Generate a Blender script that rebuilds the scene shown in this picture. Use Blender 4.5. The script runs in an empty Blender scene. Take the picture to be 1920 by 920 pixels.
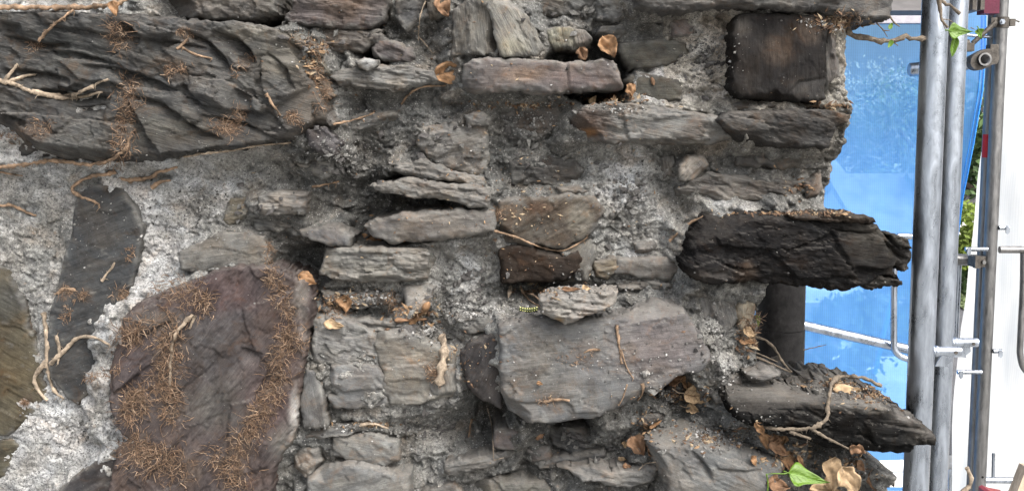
import bpy, math, random
import numpy as np
from mathutils import Vector, Matrix
random.seed(7)
S = bpy.context.scene
COL = S.collection
R = math.radians

# ---------------------------------------------------------------- camera, world, sun, exposure
FPX, CX, CY, PITCH = 2000.0, 960.0, 460.0, R(6)
CAM = Vector((0, -2.0, 1.6))
cd = bpy.data.cameras.new('camera'); cam = bpy.data.objects.new('camera', cd); COL.objects.link(cam)
cam.location = CAM; cam.rotation_euler = (math.pi/2 - PITCH, 0, 0)
cd.sensor_width = 36; cd.lens = 36*FPX/1920; cd.clip_start = .05; cd.clip_end = 2000
S.camera = cam
SUN_EL, SUN_AZ = R(50), R(38)        # azimuth measured from -y (towards the viewer) round to +x
sund = Vector((math.sin(SUN_AZ)*math.cos(SUN_EL), -math.cos(SUN_AZ)*math.cos(SUN_EL), math.sin(SUN_EL)))
w = bpy.data.worlds.new('World'); S.world = w; w.use_nodes = True
nt = w.node_tree; nt.nodes.clear()
sky = nt.nodes.new('ShaderNodeTexSky'); sky.sky_type = 'NISHITA'; sky.sun_disc = False
sky.sun_elevation = SUN_EL; sky.sun_rotation = math.atan2(sund.x, sund.y)
sky.air_density = 1.0; sky.dust_density = 6; sky.ozone_density = 1
hs = nt.nodes.new('ShaderNodeHueSaturation'); hs.inputs['Saturation'].default_value = .42
bg = nt.nodes.new('ShaderNodeBackground'); bg.inputs['Strength'].default_value = .15
wo = nt.nodes.new('ShaderNodeOutputWorld')
nt.links.new(sky.outputs[0], hs.inputs['Color']); nt.links.new(hs.outputs[0], bg.inputs['Color']); nt.links.new(bg.outputs[0], wo.inputs['Surface'])
sl = bpy.data.lights.new('sun', 'SUN'); sl.energy = 1.05; sl.angle = R(35); sl.color = (1, .975, .94)
so = bpy.data.objects.new('sun', sl); COL.objects.link(so); so.location = (3, -3, 6)
so.rotation_euler = sund.to_track_quat('Z', 'Y').to_euler()
S.view_settings.view_transform = 'Standard'; S.view_settings.look = 'None'
S.view_settings.exposure = EXPOSURE = 1.6; S.view_settings.gamma = 1; S.view_settings.use_curve_mapping = False
S.render.engine = 'CYCLES'
try:
    S.cycles.use_denoising = True; S.cycles.max_bounces = 8; S.cycles.transparent_max_bounces = 12
except Exception: pass

# ---------------------------------------------------------------- helpers: projection, noise
cp, sp_ = math.cos(PITCH), math.sin(PITCH)
def ray(px, py):
    a = px-CX; b = CY-py
    return Vector((a, FPX*cp + b*sp_, -FPX*sp_ + b*cp)).normalized()
def at(px, py, y):                      # point seen at a pixel, on the upright plane at world y
    d = ray(px, py); t = (y-CAM.y)/d.y
    return CAM + d*t
def at_np(PX, PY, y):
    a = PX-CX; b = CY-PY
    dy = FPX*cp + b*sp_; dz = -FPX*sp_ + b*cp
    t = (y-CAM.y)/dy
    return a*t + CAM.x, dz*t + CAM.z
def on_ground(px, py, z=0):
    d = ray(px, py); return CAM + d*((z-CAM.z)/d.z)

def pn(x, y, s=0):
    x = np.asarray(x, float); y = np.asarray(y, float)
    xi = np.floor(x).astype(np.int64); yi = np.floor(y).astype(np.int64)
    fx = x-xi; fy = y-yi
    def g(ix, iy, dx, dy):
        h = (ix*374761393 + iy*668265263 + (s*2246822519+977)) & 0xFFFFFFFF
        h = ((h ^ (h >> 13))*1274126177) & 0xFFFFFFFF
        h = (h ^ (h >> 16)) & 0xFFFFFFFF
        h = (h*2654435761) & 0xFFFFFFFF
        a = h/4294967296.0*2*np.pi
        return np.cos(a)*dx + np.sin(a)*dy
    u = fx*fx*fx*(fx*(fx*6-15)+10); v = fy*fy*fy*(fy*(fy*6-15)+10)
    n00 = g(xi, yi, fx, fy); n10 = g(xi+1, yi, fx-1, fy); n01 = g(xi, yi+1, fx, fy-1); n11 = g(xi+1, yi+1, fx-1, fy-1)
    return ((n00*(1-u)+n10*u)*(1-v) + (n01*(1-u)+n11*u)*v)*1.5
def fbm(x, y, s=0, o=4, gain=.5):
    r = 0; a = 1.; t = 0.
    for i in range(o):
        r = r + pn(x*2**i, y*2**i, s+i*17)*a; t += a; a *= gain
    return r/t
def ridged(x, y, s=0, o=4):
    r = 0; a = 1.; t = 0.
    for i in range(o):
        r = r + (1-2*np.abs(pn(x*2**i, y*2**i, s+i*13)))*a; t += a; a *= .5
    return r/t
def terrace(v, n, sharp=.12):
    t = v*n; f = np.floor(t); fr = t-f
    s = np.clip((fr-.5)/sharp+.5, 0, 1); s = s*s*(3-2*s)
    return (f+s)/n
def sdf(poly, X, Y):
    P = np.array(poly, float); Q = np.roll(P, -1, 0)
    d = np.full(X.shape, 1e9); ins = np.zeros(X.shape, bool)
    for (x0, y0), (x1, y1) in zip(P, Q):
        ex, ey = x1-x0, y1-y0; L = ex*ex+ey*ey+1e-9
        t = np.clip(((X-x0)*ex+(Y-y0)*ey)/L, 0, 1)
        d = np.minimum(d, np.hypot(X-x0-t*ex, Y-y0-t*ey))
        c = ((y0 > Y) != (y1 > Y)) & (X < (x1-x0)*(Y-y0)/((y1-y0) if y1 != y0 else 1e-9)+x0)
        ins ^= c
    return np.where(ins, d, -d)

# ---------------------------------------------------------------- helpers: objects
def tag(o, label=None, cat=None, group=None, kind=None):
    if label: o['label'] = label
    if cat: o['category'] = cat
    if group: o['group'] = group
    if kind: o['kind'] = kind
    return o
def empty(name, loc=(0, 0, 0), **k):
    o = bpy.data.objects.new(name, None); COL.objects.link(o); o.location = loc
    o.empty_display_size = .02
    return tag(o, **k)
def link(name, me, mat=None, parent=None):
    o = bpy.data.objects.new(name, me); COL.objects.link(o)
    if mat:
        for m in (mat if isinstance(mat, (list, tuple)) else [mat]): me.materials.append(m)
    if parent is not None:
        o.parent = parent
        L = parent.location
        me.transform(Matrix.Translation(-L))
    return o
def np_mesh(name, V, F, smooth=True, attrs=None, col=None):
    me = bpy.data.meshes.new(name)
    V = np.asarray(V, np.float32); n = len(V)
    me.vertices.add(n); me.vertices.foreach_set('co', V.ravel())
    F = np.asarray(F, np.int32); k = F.shape[1]
    me.loops.add(F.size); me.loops.foreach_set('vertex_index', F.ravel())
    me.polygons.add(len(F)); me.polygons.foreach_set('loop_start', np.arange(0, F.size, k, dtype=np.int32))
    me.update(calc_edges=True); me.validate()
    me.polygons.foreach_set('use_smooth', np.full(len(me.polygons), smooth))
    if col is not None:
        a = me.attributes.new('Col', 'FLOAT_COLOR', 'POINT')
        c = np.ones((n, 4), np.float32); c[:, :3] = col; a.data.foreach_set('color', c.ravel())
    for kk, v in (attrs or {}).items():
        v = np.asarray(v, np.float32)
        if v.ndim == 2: a = me.attributes.new(kk, 'FLOAT_VECTOR', 'POINT'); a.data.foreach_set('vector', v.ravel())
        else: a = me.attributes.new(kk, 'FLOAT', 'POINT'); a.data.foreach_set('value', v)
    return me
class MB:
    def __init__(s): s.v = []; s.f = []; s.sm = []
    def add(s, vs, fs, smooth=False):
        b = len(s.v); s.v += [tuple(x) for x in vs]; s.f += [tuple(b+i for i in f) for f in fs]; s.sm += [smooth]*len(fs)
    def box(s, c, size, rot=None):
        M = rot if rot is not None else Matrix.Identity(3); c = Vector(c)
        vs = [c + M @ Vector((x*size[0]/2, y*size[1]/2, z*size[2]/2)) for x in (-1, 1) for y in (-1, 1) for z in (-1, 1)]
        s.add(vs, [(0,1,3,2), (4,6,7,5), (0,4,5,1), (2,3,7,6), (0,2,6,4), (1,5,7,3)])
    def prism(s, pts, axis, depth):     # pts: list of world vectors, closed outline, extruded along axis*depth
        n = len(pts); d = Vector(axis).normalized()*depth; pts = [Vector(p) for p in pts]
        s.add(pts+[p+d for p in pts], [tuple(range(n))[::-1], tuple(range(n, 2*n))]+[(i, (i+1) % n, n+(i+1) % n, n+i) for i in range(n)])
    def tube(s, pts, rad, seg=8, jit=0, caps=True, hollow=0):
        pts = [Vector(p) for p in pts]; n = len(pts)
        rad = rad if isinstance(rad, (list, tuple)) else [rad]*n
        t0 = (pts[1]-pts[0]).normalized(); up = Vector((0, 0, 1)) if abs(t0.z) < .9 else Vector((0, 1, 0))
        u = t0.cross(up).normalized(); vs = []
        for i, p in enumerate(pts):
            t = (pts[min(i+1, n-1)]-pts[max(i-1, 0)]).normalized()
            u = (u - t*u.dot(t)).normalized(); v = t.cross(u)
            for k in range(seg):
                a = 2*math.pi*k/seg; r = rad[i]*(1+random.uniform(-jit, jit))
                vs.append(p + (u*math.cos(a)+v*math.sin(a))*r)
        fs = [(i*seg+k, i*seg+(k+1) % seg, (i+1)*seg+(k+1) % seg, (i+1)*seg+k) for i in range(n-1) for k in range(seg)]
        s.add(vs, fs, True)
        if caps and not hollow:
            s.add(vs[:seg], [tuple(range(seg))[::-1]]); s.add(vs[-seg:], [tuple(range(seg))])
        if hollow:
            s.tube2(pts, [r-hollow for r in rad], seg)
            b2 = len(s.v)-n*seg; b = b2-n*seg
            for e in (0, (n-1)*seg):
                for k in range(seg):
                    s.f.append((b+e+k, b+e+(k+1) % seg, b2+e+(k+1) % seg, b2+e+k)); s.sm.append(False)
    def tube2(s, pts, rad, seg): s.tube(pts, rad, seg, caps=False)
    def build(s, name, mat, parent=None):
        me = bpy.data.meshes.new(name); me.from_pydata(s.v, [], s.f); me.validate(); me.update()
        if len(me.polygons) == len(s.sm): me.polygons.foreach_set('use_smooth', s.sm)
        return link(name, me, mat, parent)
def catmull(P, step):
    P = [Vector(p) for p in P]
    if len(P) < 3:
        n = max(2, int((P[1]-P[0]).length/step)+1); return [P[0].lerp(P[1], i/(n-1)) for i in range(n)]
    Q = [P[0]*2-P[1]]+P+[P[-1]*2-P[-2]]; out = []
    for i in range(1, len(Q)-2):
        a, b, c, d = Q[i-1:i+3]; n = max(1, int((c-b).length/step))
        for j in range(n):
            t = j/n
            out.append(.5*((2*b)+(c-a)*t+(2*a-5*b+4*c-d)*t*t+(3*b-a-3*c+d)*t**3))
    return out+[P[-1]]

# ---------------------------------------------------------------- helpers: materials
def mat_new(name):
    m = bpy.data.materials.new(name); m.use_nodes = True; N = m.node_tree.nodes; N.clear()
    out = N.new('ShaderNodeOutputMaterial'); b = N.new('ShaderNodeBsdfPrincipled')
    m.node_tree.links.new(b.outputs[0], out.inputs['Surface'])
    return m, N, m.node_tree.links, b, out
def nd(N, t, **k):
    n = N.new(t)
    for a, v in k.items():
        if a.startswith('i_'):
            key = a[2:]; key = int(key) if key.isdigit() else key.replace('_', ' ')
            n.inputs[key].default_value = v
        else: setattr(n, a, v)
    return n
def ramp(N, L, src, a, b, ca=(0, 0, 0, 1), cb=(1, 1, 1, 1)):
    r = N.new('ShaderNodeValToRGB'); r.color_ramp.elements[0].position = a; r.color_ramp.elements[1].position = b
    r.color_ramp.elements[0].color = ca; r.color_ramp.elements[1].color = cb
    L.new(src, r.inputs[0]); return r.outputs[0]
def mix(N, L, f, a, b, mode='MIX'):
    n = N.new('ShaderNodeMix'); n.data_type = 'RGBA'; n.blend_type = mode
    for i, v in ((0, f), (6, a), (7, b)):
        if isinstance(v, bpy.types.NodeSocket): L.new(v, n.inputs[i])
        elif i == 0: n.inputs[0].default_value = v
        else: n.inputs[i].default_value = (*v[:3], 1)
    return n.outputs[2]
def noise(N, L, vec, scale, detail=4, rough=.6, dist=0):
    n = nd(N, 'ShaderNodeTexNoise', i_Scale=scale, i_Detail=detail, i_Roughness=rough, i_Distortion=dist)
    if vec is not None: L.new(vec, n.inputs['Vector'])
    return n.outputs['Fac']
def mapping(N, L, vec, sc):
    n = nd(N, 'ShaderNodeMapping'); n.inputs['Scale'].default_value = sc; L.new(vec, n.inputs['Vector']); return n.outputs[0]
def math_(N, L, op, a, b=None):
    n = N.new('ShaderNodeMath'); n.operation = op
    for i, v in enumerate((a, b)):
        if v is None: continue
        if isinstance(v, bpy.types.NodeSocket): L.new(v, n.inputs[i])
        else: n.inputs[i].default_value = v
    return n.outputs[0]
def bump(N, L, h, dist, strength=1, prev=None):
    n = nd(N, 'ShaderNodeBump', i_Strength=strength, i_Distance=dist); L.new(h, n.inputs['Height'])
    if prev is not None: L.new(prev, n.inputs['Normal'])
    return n.outputs[0]

def make_stone_mat():
    m, N, L, b, _ = mat_new('slate')
    col = nd(N, 'ShaderNodeAttribute', attribute_name='Col').outputs['Color']
    gr = nd(N, 'ShaderNodeAttribute', attribute_name='gr').outputs['Vector']
    ga = mapping(N, L, gr, (14, 130, 60))
    gb = mapping(N, L, gr, (40, 420, 200))
    n1 = noise(N, L, ga, 1, 5, .62, .6); n2 = noise(N, L, gb, 1, 4, .6, .4)
    n3 = noise(N, L, gr, 26, 6, .65, .3); n4 = noise(N, L, gr, 900, 3, .7); n5 = noise(N, L, gr, 160, 5, .7)
    k = ramp(N, L, n1, .28, .72, (.55, .55, .56, 1), (1.42, 1.4, 1.36, 1))
    rgf = nd(N, 'ShaderNodeAttribute', attribute_name='lime').outputs['Fac']
    c = mix(N, L, 1, col, mix(N, L, math_(N, L, 'ADD', math_(N, L, 'MULTIPLY', rgf, .8), .15), (1, 1, 1), k), 'MULTIPLY')
    k2 = ramp(N, L, n3, .3, .7, (.62, .61, .62, 1), (1.4, 1.38, 1.33, 1)); c = mix(N, L, 1, c, k2, 'MULTIPLY')
    k3 = ramp(N, L, n2, .3, .7, (.78, .78, .78, 1), (1.24, 1.24, 1.22, 1)); c = mix(N, L, 1, c, k3, 'MULTIPLY')
    k4 = ramp(N, L, n4, .3, .7, (.72, .72, .72, 1), (1.3, 1.3, 1.28, 1)); c = mix(N, L, 1, c, k4, 'MULTIPLY')
    # rusty-brown staining
    n6 = noise(N, L, gr, 18, 7, .72, 1.2)
    c = mix(N, L, ramp(N, L, n6, .55, .70, (0, 0, 0, 1), (.6, .6, .6, 1)), c, mix(N, L, 1, col, (1.35, .9, .58), 'MULTIPLY'))
    n8 = noise(N, L, gr, 9, 8, .75, 1.5)
    c = mix(N, L, ramp(N, L, n8, .47, .66, (0, 0, 0, 1), (.62, .62, .62, 1)), c, mix(N, L, 1, c, (.80, .64, .50), 'MULTIPLY'))
    n9 = noise(N, L, gr, 33, 8, .8, .8)
    c = mix(N, L, ramp(N, L, n9, .56, .68, (0, 0, 0, 1), (.5, .5, .5, 1)), c, mix(N, L, 1, c, (.42, .36, .32), 'MULTIPLY'))
    # lime bloom and pale specks
    n7 = noise(N, L, gr, 55, 8, .78, .6)
    bw = nd(N, 'ShaderNodeRGBToBW'); L.new(col, bw.inputs[0]); lum = ramp(N, L, bw.outputs[0], .02, .13, (.08, .08, .08, 1), (1, 1, 1, 1))
    c = mix(N, L, math_(N, L, 'MULTIPLY', ramp(N, L, n7, .6, .74, (0, 0, 0, 1), (.6, .6, .6, 1)), lum), c, (.36, .35, .335))
    v = nd(N, 'ShaderNodeTexVoronoi', i_Scale=210.); L.new(gr, v.inputs['Vector'])
    sp = math_(N, L, 'MULTIPLY', ramp(N, L, v.outputs['Distance'], .08, .16, (1, 1, 1, 1), (0, 0, 0, 1)), ramp(N, L, n5, .56, .66))
    c = mix(N, L, math_(N, L, 'MULTIPLY', sp, .6), c, (.5, .48, .44))
    # dust lying on what faces up
    geo = nd(N, 'ShaderNodeNewGeometry'); sx = nd(N, 'ShaderNodeSeparateXYZ'); L.new(geo.outputs['True Normal'], sx.inputs[0])
    up = math_(N, L, 'MULTIPLY', ramp(N, L, sx.outputs['Z'], .62, .92), ramp(N, L, n5, .33, .6, (.35, .35, .35, 1), (.9, .9, .9, 1)))
    up = math_(N, L, 'MULTIPLY', up, math_(N, L, 'ADD', math_(N, L, 'MULTIPLY', lum, .8), .12))
    c = mix(N, L, up, c, mix(N, L, n4, (.10, .093, .083), (.22, .205, .185)))
    L.new(c, b.inputs['Base Color'])
    L.new(ramp(N, L, n3, .3, .7, (.55, .55, .55, 1), (.85, .85, .85, 1)), b.inputs['Roughness'])
    L.new(math_(N, L, 'MULTIPLY', lum, .28), b.inputs['Specular IOR Level'])
    rg = nd(N, 'ShaderNodeAttribute', attribute_name='lime').outputs['Fac']
    nn = nd(N, 'ShaderNodeBump', i_Distance=.004); L.new(n1, nn.inputs['Height']); L.new(rg, nn.inputs['Strength']); nn = nn.outputs[0]
    n_ = nd(N, 'ShaderNodeBump', i_Distance=.0016); L.new(n2, n_.inputs['Height']); L.new(rg, n_.inputs['Strength']); L.new(nn, n_.inputs['Normal']); nn = n_.outputs[0]; nn = bump(N, L, n5, .002, .6, nn); nn = bump(N, L, n4, .0009, .6, nn)
    L.new(nn, b.inputs['Normal'])
    return m
def make_mortar_mat():
    m, N, L, b, _ = mat_new('lime_mortar')
    col = nd(N, 'ShaderNodeAttribute', attribute_name='Col').outputs['Color']
    gr = nd(N, 'ShaderNodeAttribute', attribute_name='gr').outputs['Vector']
    lim = nd(N, 'ShaderNodeAttribute', attribute_name='lime').outputs['Fac']
    n1 = noise(N, L, gr, 40, 6, .7, .4); n2 = noise(N, L, gr, 190, 5, .75, .2); n3 = noise(N, L, gr, 560, 4, .75); n4 = noise(N, L, gr, 12, 5, .6, .5)
    c = mix(N, L, 1, col, ramp(N, L, n1, .3, .7, (.6, .6, .61, 1), (1.4, 1.39, 1.36, 1)), 'MULTIPLY')
    c = mix(N, L, 1, c, ramp(N, L, n2, .32, .66, (.5, .5, .5, 1), (1.36, 1.35, 1.33, 1)), 'MULTIPLY')
    c = mix(N, L, 1, c, ramp(N, L, n3, .32, .68, (.55, .55, .55, 1), (1.4, 1.4, 1.38, 1)), 'MULTIPLY')
    # grit: dark and pale grains
    v = nd(N, 'ShaderNodeTexVoronoi', i_Scale=260.); L.new(gr, v.inputs['Vector'])
    sc = nd(N, 'ShaderNodeSeparateColor'); L.new(v.outputs['Color'], sc.inputs[0])
    near = ramp(N, L, v.outputs['Distance'], .25, .42, (1, 1, 1, 1), (0, 0, 0, 1))
    dk = math_(N, L, 'MULTIPLY', near, ramp(N, L, sc.outputs[0], .78, .8))
    c = mix(N, L, math_(N, L, 'MULTIPLY', dk, .8), c, (.05, .05, .055))
    pl = math_(N, L, 'MULTIPLY', near, ramp(N, L, sc.outputs[1], .8, .82))
    c = mix(N, L, math_(N, L, 'MULTIPLY', pl, .6), c, (.46, .45, .43))
    v2 = nd(N, 'ShaderNodeTexVoronoi', i_Scale=75., i_Randomness=1.); L.new(gr, v2.inputs['Vector'])
    s2 = nd(N, 'ShaderNodeSeparateColor'); L.new(v2.outputs['Color'], s2.inputs[0])
    p2 = math_(N, L, 'MULTIPLY', ramp(N, L, v2.outputs['Distance'], .2, .34, (1, 1, 1, 1), (0, 0, 0, 1)), ramp(N, L, s2.outputs[0], .88, .9))
    c = mix(N, L, math_(N, L, 'MULTIPLY', p2, .55), c, mix(N, L, s2.outputs[1], (.5, .49, .47), (.2, .15, .11)))
    br = ramp(N, L, n4, .56, .7, (0, 0, 0, 1), (.5, .5, .5, 1))
    c = mix(N, L, br, c, mix(N, L, 1, c, (1.05, .84, .66), 'MULTIPLY'))
    # black pits in the lime
    pit = math_(N, L, 'MULTIPLY', ramp(N, L, n2, .36, .45, (1, 1, 1, 1), (0, 0, 0, 1)), lim)
    c = mix(N, L, math_(N, L, 'MULTIPLY', pit, .8), c, (.07, .07, .072))
    L.new(c, b.inputs['Base Color']); b.inputs['Roughness'].default_value = .95; b.inputs['Specular IOR Level'].default_value = .15
    nn = bump(N, L, n1, .010, .8); nn = bump(N, L, n2, .006, .9, nn); nn = bump(N, L, n3, .0022, .8, nn); nn = bump(N, L, near, .001, .5, nn)
    L.new(nn, b.inputs['Normal'])
    return m
def simple(name, col, rough=.8, var=.25, scale=60, metal=0, bd=.001, bscale=None, spec=.3, stretch=(1, 1, 1), trans=0):
    m, N, L, b, out = mat_new(name)
    tc = nd(N, 'ShaderNodeTexCoord').outputs['Object']; v = mapping(N, L, tc, stretch)
    n = noise(N, L, v, scale, 5, .65, .3); n2 = noise(N, L, v, (bscale or scale*4), 4, .65)
    lo = tuple(max(0, x*(1-var*1.6)) for x in col)+(1,); hi = tuple(min(1, x*(1+var*1.6)) for x in col)+(1,)
    c = ramp(N, L, n, .3, .7, lo, hi)
    c = mix(N, L, 1, c, ramp(N, L, n2, .3, .7, (1-var*.8,)*3+(1,), (1+var*.8,)*3+(1,)), 'MULTIPLY')
    L.new(c, b.inputs['Base Color']); b.inputs['Roughness'].default_value = rough; b.inputs['Metallic'].default_value = metal
    b.inputs['Specular IOR Level'].default_value = spec
    L.new(bump(N, L, n2, bd, .8), b.inputs['Normal'])
    if trans:
        t = nd(N, 'ShaderNodeBsdfTranslucent'); L.new(c, t.inputs[0]); ms = nd(N, 'ShaderNodeMixShader', i_0=trans)
        L.new(b.outputs[0], ms.inputs[1]); L.new(t.outputs[0], ms.inputs[2]); L.new(ms.outputs[0], out.inputs[0])
    return m
def galv_mat(name, col, rough):
    m, N, L, b, out = mat_new(name); tc = nd(N, 'ShaderNodeTexCoord').outputs['Object']
    n1 = noise(N, L, mapping(N, L, tc, (1, 1, .35)), 38, 6, .7, .5); n2 = noise(N, L, tc, 160, 5, .7); n3 = noise(N, L, mapping(N, L, tc, (1, 1, .06)), 120, 4, .6); n4 = noise(N, L, tc, 17, 8, .8, 1)
    c = mix(N, L, 1, col, ramp(N, L, n1, .3, .7, (.66, .67, .68, 1), (1.3, 1.3, 1.3, 1)), 'MULTIPLY'); c = mix(N, L, 1, c, ramp(N, L, n3, .3, .7, (.84, .84, .84, 1), (1.15, 1.15, 1.15, 1)), 'MULTIPLY')
    sp = ramp(N, L, n4, .66, .70); c = mix(N, L, math_(N, L, 'MULTIPLY', sp, .7), c, (.22, .215, .2))
    dk = ramp(N, L, n2, .70, .76); c = mix(N, L, math_(N, L, 'MULTIPLY', dk, .7), c, (.1, .085, .07))
    L.new(c, b.inputs['Base Color']); L.new(math_(N, L, 'SUBTRACT', 1, math_(N, L, 'MULTIPLY', sp, .8)), b.inputs['Metallic'])
    L.new(ramp(N, L, n1, .3, .7, (rough-.08,)*3+(1,), (rough+.14,)*3+(1,)), b.inputs['Roughness'])
    L.new(bump(N, L, n1, .0016, .7, bump(N, L, n2, .0004, .7)), b.inputs['Normal']); return m
M = {}
M['stone'] = make_stone_mat(); M['mortar'] = make_mortar_mat()
M['root'] = simple('root_bark', (.155, .105, .068), .9, .5, 45, bd=.002, stretch=(1, 1, 1))
M['pale_root'] = simple('pale_root', (.2, .16, .118), .9, .45, 45, bd=.0015)
M['grey_twig'] = simple('grey_bark', (0.117, 0.094, 0.070), .85, .35, 70, bd=.003)
M['rootlet'] = simple('rootlet', (.155, .1, .064), .9, .45, 120)
M['rootlet_dark'] = simple('dark_rootlet', (.095, .06, .038), .9, .45, 120)
M['leaf'] = simple('dead_leaf', (.25, .145, .075), .7, .28, 45, bd=.0006, trans=.2)
M['leaf_pale'] = simple('pale_dead_leaf', (0.328, 0.234, 0.140), .7, .22, 45, bd=.0006, trans=.2)
M['leaf_brown'] = simple('brown_dead_leaf', (0.156, 0.090, 0.051), .75, .3, 45, bd=.0006, trans=.15)
M['leaf_green'] = simple('green_leaf', (.10, .19, .012), .45, .15, 40, bd=.0004, trans=.35, spec=.5)
M['galv'] = galv_mat('galvanised_steel', (.32, .35, .395), .28)
M['galv_old'] = galv_mat('weathered_galvanised_steel', (.18, .178, .175), .40)
M['clamp'] = simple('clamp_steel', (.07, .063, .055), .6, .3, 60, metal=.5, bd=.001)
M['black_pipe'] = simple('black_painted_iron', (.009, .0085, .0085), .7, .5, 30, bd=.0012, spec=.2)
# ---------------------------------------------------------------- the wall: stones and mortar as displaced solids
WALL = empty('rubble_wall', (0, .2, .6), label='old rubble stone wall of grey slate and crumbling lime mortar', cat='wall', kind='thing')

def solid(name, poly, href, hfun, step, depth, mat, parent, ang=0, warp=(5, 30, 2, 9), seed=0, cap=False, colfun=None, limefun=None, rows=(3, 8, 15, 24, 36, 52, 70, 90, 112, 136, 162, 190, 220, 255, 290), sk=1.0):
    P = np.array(poly, float); mg = 12
    xs = np.arange(P[:, 0].min()-mg, P[:, 0].max()+mg+step, step); ys = np.arange(P[:, 1].min()-mg, P[:, 1].max()+mg+step, step)
    X, Y = np.meshgrid(xs, ys)
    wx = fbm(X/warp[1], Y/warp[1], seed+1, 2)*warp[0] + fbm(X/warp[3], Y/warp[3], seed+2, 2)*warp[2]
    wy = fbm(X/warp[1], Y/warp[1], seed+3, 2)*warp[0] + fbm(X/warp[3], Y/warp[3], seed+4, 2)*warp[2]
    D = sdf(poly, X+wx, Y+wy)
    gy, gx = np.gradient(D, step)
    g2 = gx*gx+gy*gy+1e-3
    keep = (D[:-1, :-1] > 0) | (D[1:, :-1] > 0) | (D[:-1, 1:] > 0) | (D[1:, 1:] > 0)
    neg = D < 0
    sx = np.clip(-D*gx/g2, -1.5*step, 1.5*step); sy = np.clip(-D*gy/g2, -1.5*step, 1.5*step)
    XX = np.where(neg, X+sx, X); YY = np.where(neg, Y+sy, Y); D = np.where(neg, 0, D)
    H = hfun(XX, YY, D, seed)
    wxx, wzz = at_np(XX, YY, -href/1000)
    ny, nx = X.shape
    idx = np.arange(ny*nx).reshape(ny, nx)
    q = np.stack([idx[:-1, :-1][keep], idx[1:, :-1][keep], idx[1:, 1:][keep], idx[:-1, 1:][keep]], 1)   # seen from -y: counter-clockwise
    used = np.unique(q); rm = np.full(ny*nx, -1); rm[used] = np.arange(len(used)); q = rm[q]
    vx = wxx.ravel()[used]; vz = wzz.ravel()[used]; h = H.ravel()[used]; px = XX.ravel()[used]; py = YY.ravel()[used]; dd = D.ravel()[used]
    V = np.stack([vx, -h/1000, vz], 1)
    e = np.concatenate([q[:, [0, 1]], q[:, [1, 2]], q[:, [2, 3]], q[:, [3, 0]]])
    key = e[:, 0].astype(np.int64)*10**7+e[:, 1]; rev = e[:, 1].astype(np.int64)*10**7+e[:, 0]
    be = e[~np.isin(key, rev)]
    bv = np.unique(be); bm = {int(a): i for i, a in enumerate(bv)}
    rings = [r for r in rows if r < depth]+[depth]
    Vs = [V]; Fs = [q]; PX = [px]; PY = [py]; HH = [h]; prev = bv; off = len(V)
    be0 = be
    for r in rings:
        a = min(1, r/25)*2.6*sk
        bx = px[bv]; by = py[bv]
        base = V[bv].copy()
        yy = base[:, 1]+r/1000
        f = r/1000
        base[:, 0] += fbm(bx/15+r/13, by/15+r/40, seed+31, 3)*a/1000*2.6
        base[:, 2] += fbm(bx/15+r/40, by/15+r/11, seed+37, 3)*a/1000*2.6
        base[:, 1] = yy
        cur = np.arange(off, off+len(bv)); off += len(bv)
        m0 = np.full(len(V) if prev is bv else 0, -1)
        loc = np.searchsorted(bv, be0)
        pa = (prev[loc[:, 0]], prev[loc[:, 1]]); ca = (cur[loc[:, 0]], cur[loc[:, 1]])
        Fs.append(np.stack([pa[1], pa[0], ca[0], ca[1]], 1)); Vs.append(base); PX.append(bx); PY.append(by); HH.append(h[bv]-r)
        prev = cur
    if cap:
        bk = V.copy(); bk[:, 1] = V[:, 1]+depth/1000
        bk[:, 1] = np.clip(bk[:, 1], None, bk[:, 1].max())
        last = Vs[-1]; bk[np.searchsorted(np.arange(len(V)), bv)] = last
        Fs.append(q[:, ::-1]+off); Vs.append(bk); PX.append(px); PY.append(py); HH.append(h-depth)
        # stitch ring to cap
        loc = np.searchsorted(bv, be0)
        off += len(V)
    V = np.concatenate(Vs); F = np.concatenate(Fs); PX = np.concatenate(PX); PY = np.concatenate(PY); HH = np.concatenate(HH)
    ca, sa = math.cos(R(ang)), math.sin(R(ang)); o = (seed*7.31) % 50
    gr = np.stack([(PX*ca+PY*sa)/1000+o, (-PX*sa+PY*ca)/1000+o*.7, HH/1000], 1)
    cc = colfun(PX, PY) if colfun else None
    at_ = {'gr': gr}
    if limefun is not None: at_['lime'] = limefun(PX, PY) if callable(limefun) else np.full(len(PX), limefun)
    me = np_mesh(name, V, F, True, at_, cc)
    return link(name, me, mat, parent)

SEED = [100]; REG = []
def cells(u, v, cu, cv, stp, sl, seed):      # fracture facets: a random tilted plane per cell
    iu = np.floor(u/cu).astype(int); iv = np.floor(v/cv).astype(int)
    best = np.full(u.shape, 1e9); res = np.zeros(u.shape); cid = np.zeros(u.shape); edge = np.full(u.shape, 1e9)
    def rnd(a, b, k):
        h = ((a*73856093) ^ (b*19349663) ^ ((seed+k)*83492791)) & 0x7FFFFFFF
        h = (h*1103515245+12345) & 0x7FFFFFFF; h = ((h >> 8)*2654435761) & 0x7FFFFFFF
        return h/float(0x7FFFFFFF)
    for a in (-1, 0, 1):
        for b in (-1, 0, 1):
            ju = iu+a; jv = iv+b
            pu = (ju+rnd(ju, jv, 1))*cu; pv = (jv+rnd(ju, jv, 2))*cv
            d = np.hypot((u-pu)/cu, (v-pv)/cv); m = d < best
            edge = np.where(m, best-d, np.minimum(edge, d-best)); best = np.where(m, d, best)
            res = np.where(m, (rnd(ju, jv, 3)-.5)*2*stp + (u-pu)*(rnd(ju, jv, 4)-.5)*sl + (v-pv)*(rnd(ju, jv, 5)-.5)*sl*2, res); cid = np.where(m, rnd(ju, jv, 6), cid)
    return res, cid, np.clip(edge, 0, 1)
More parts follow.
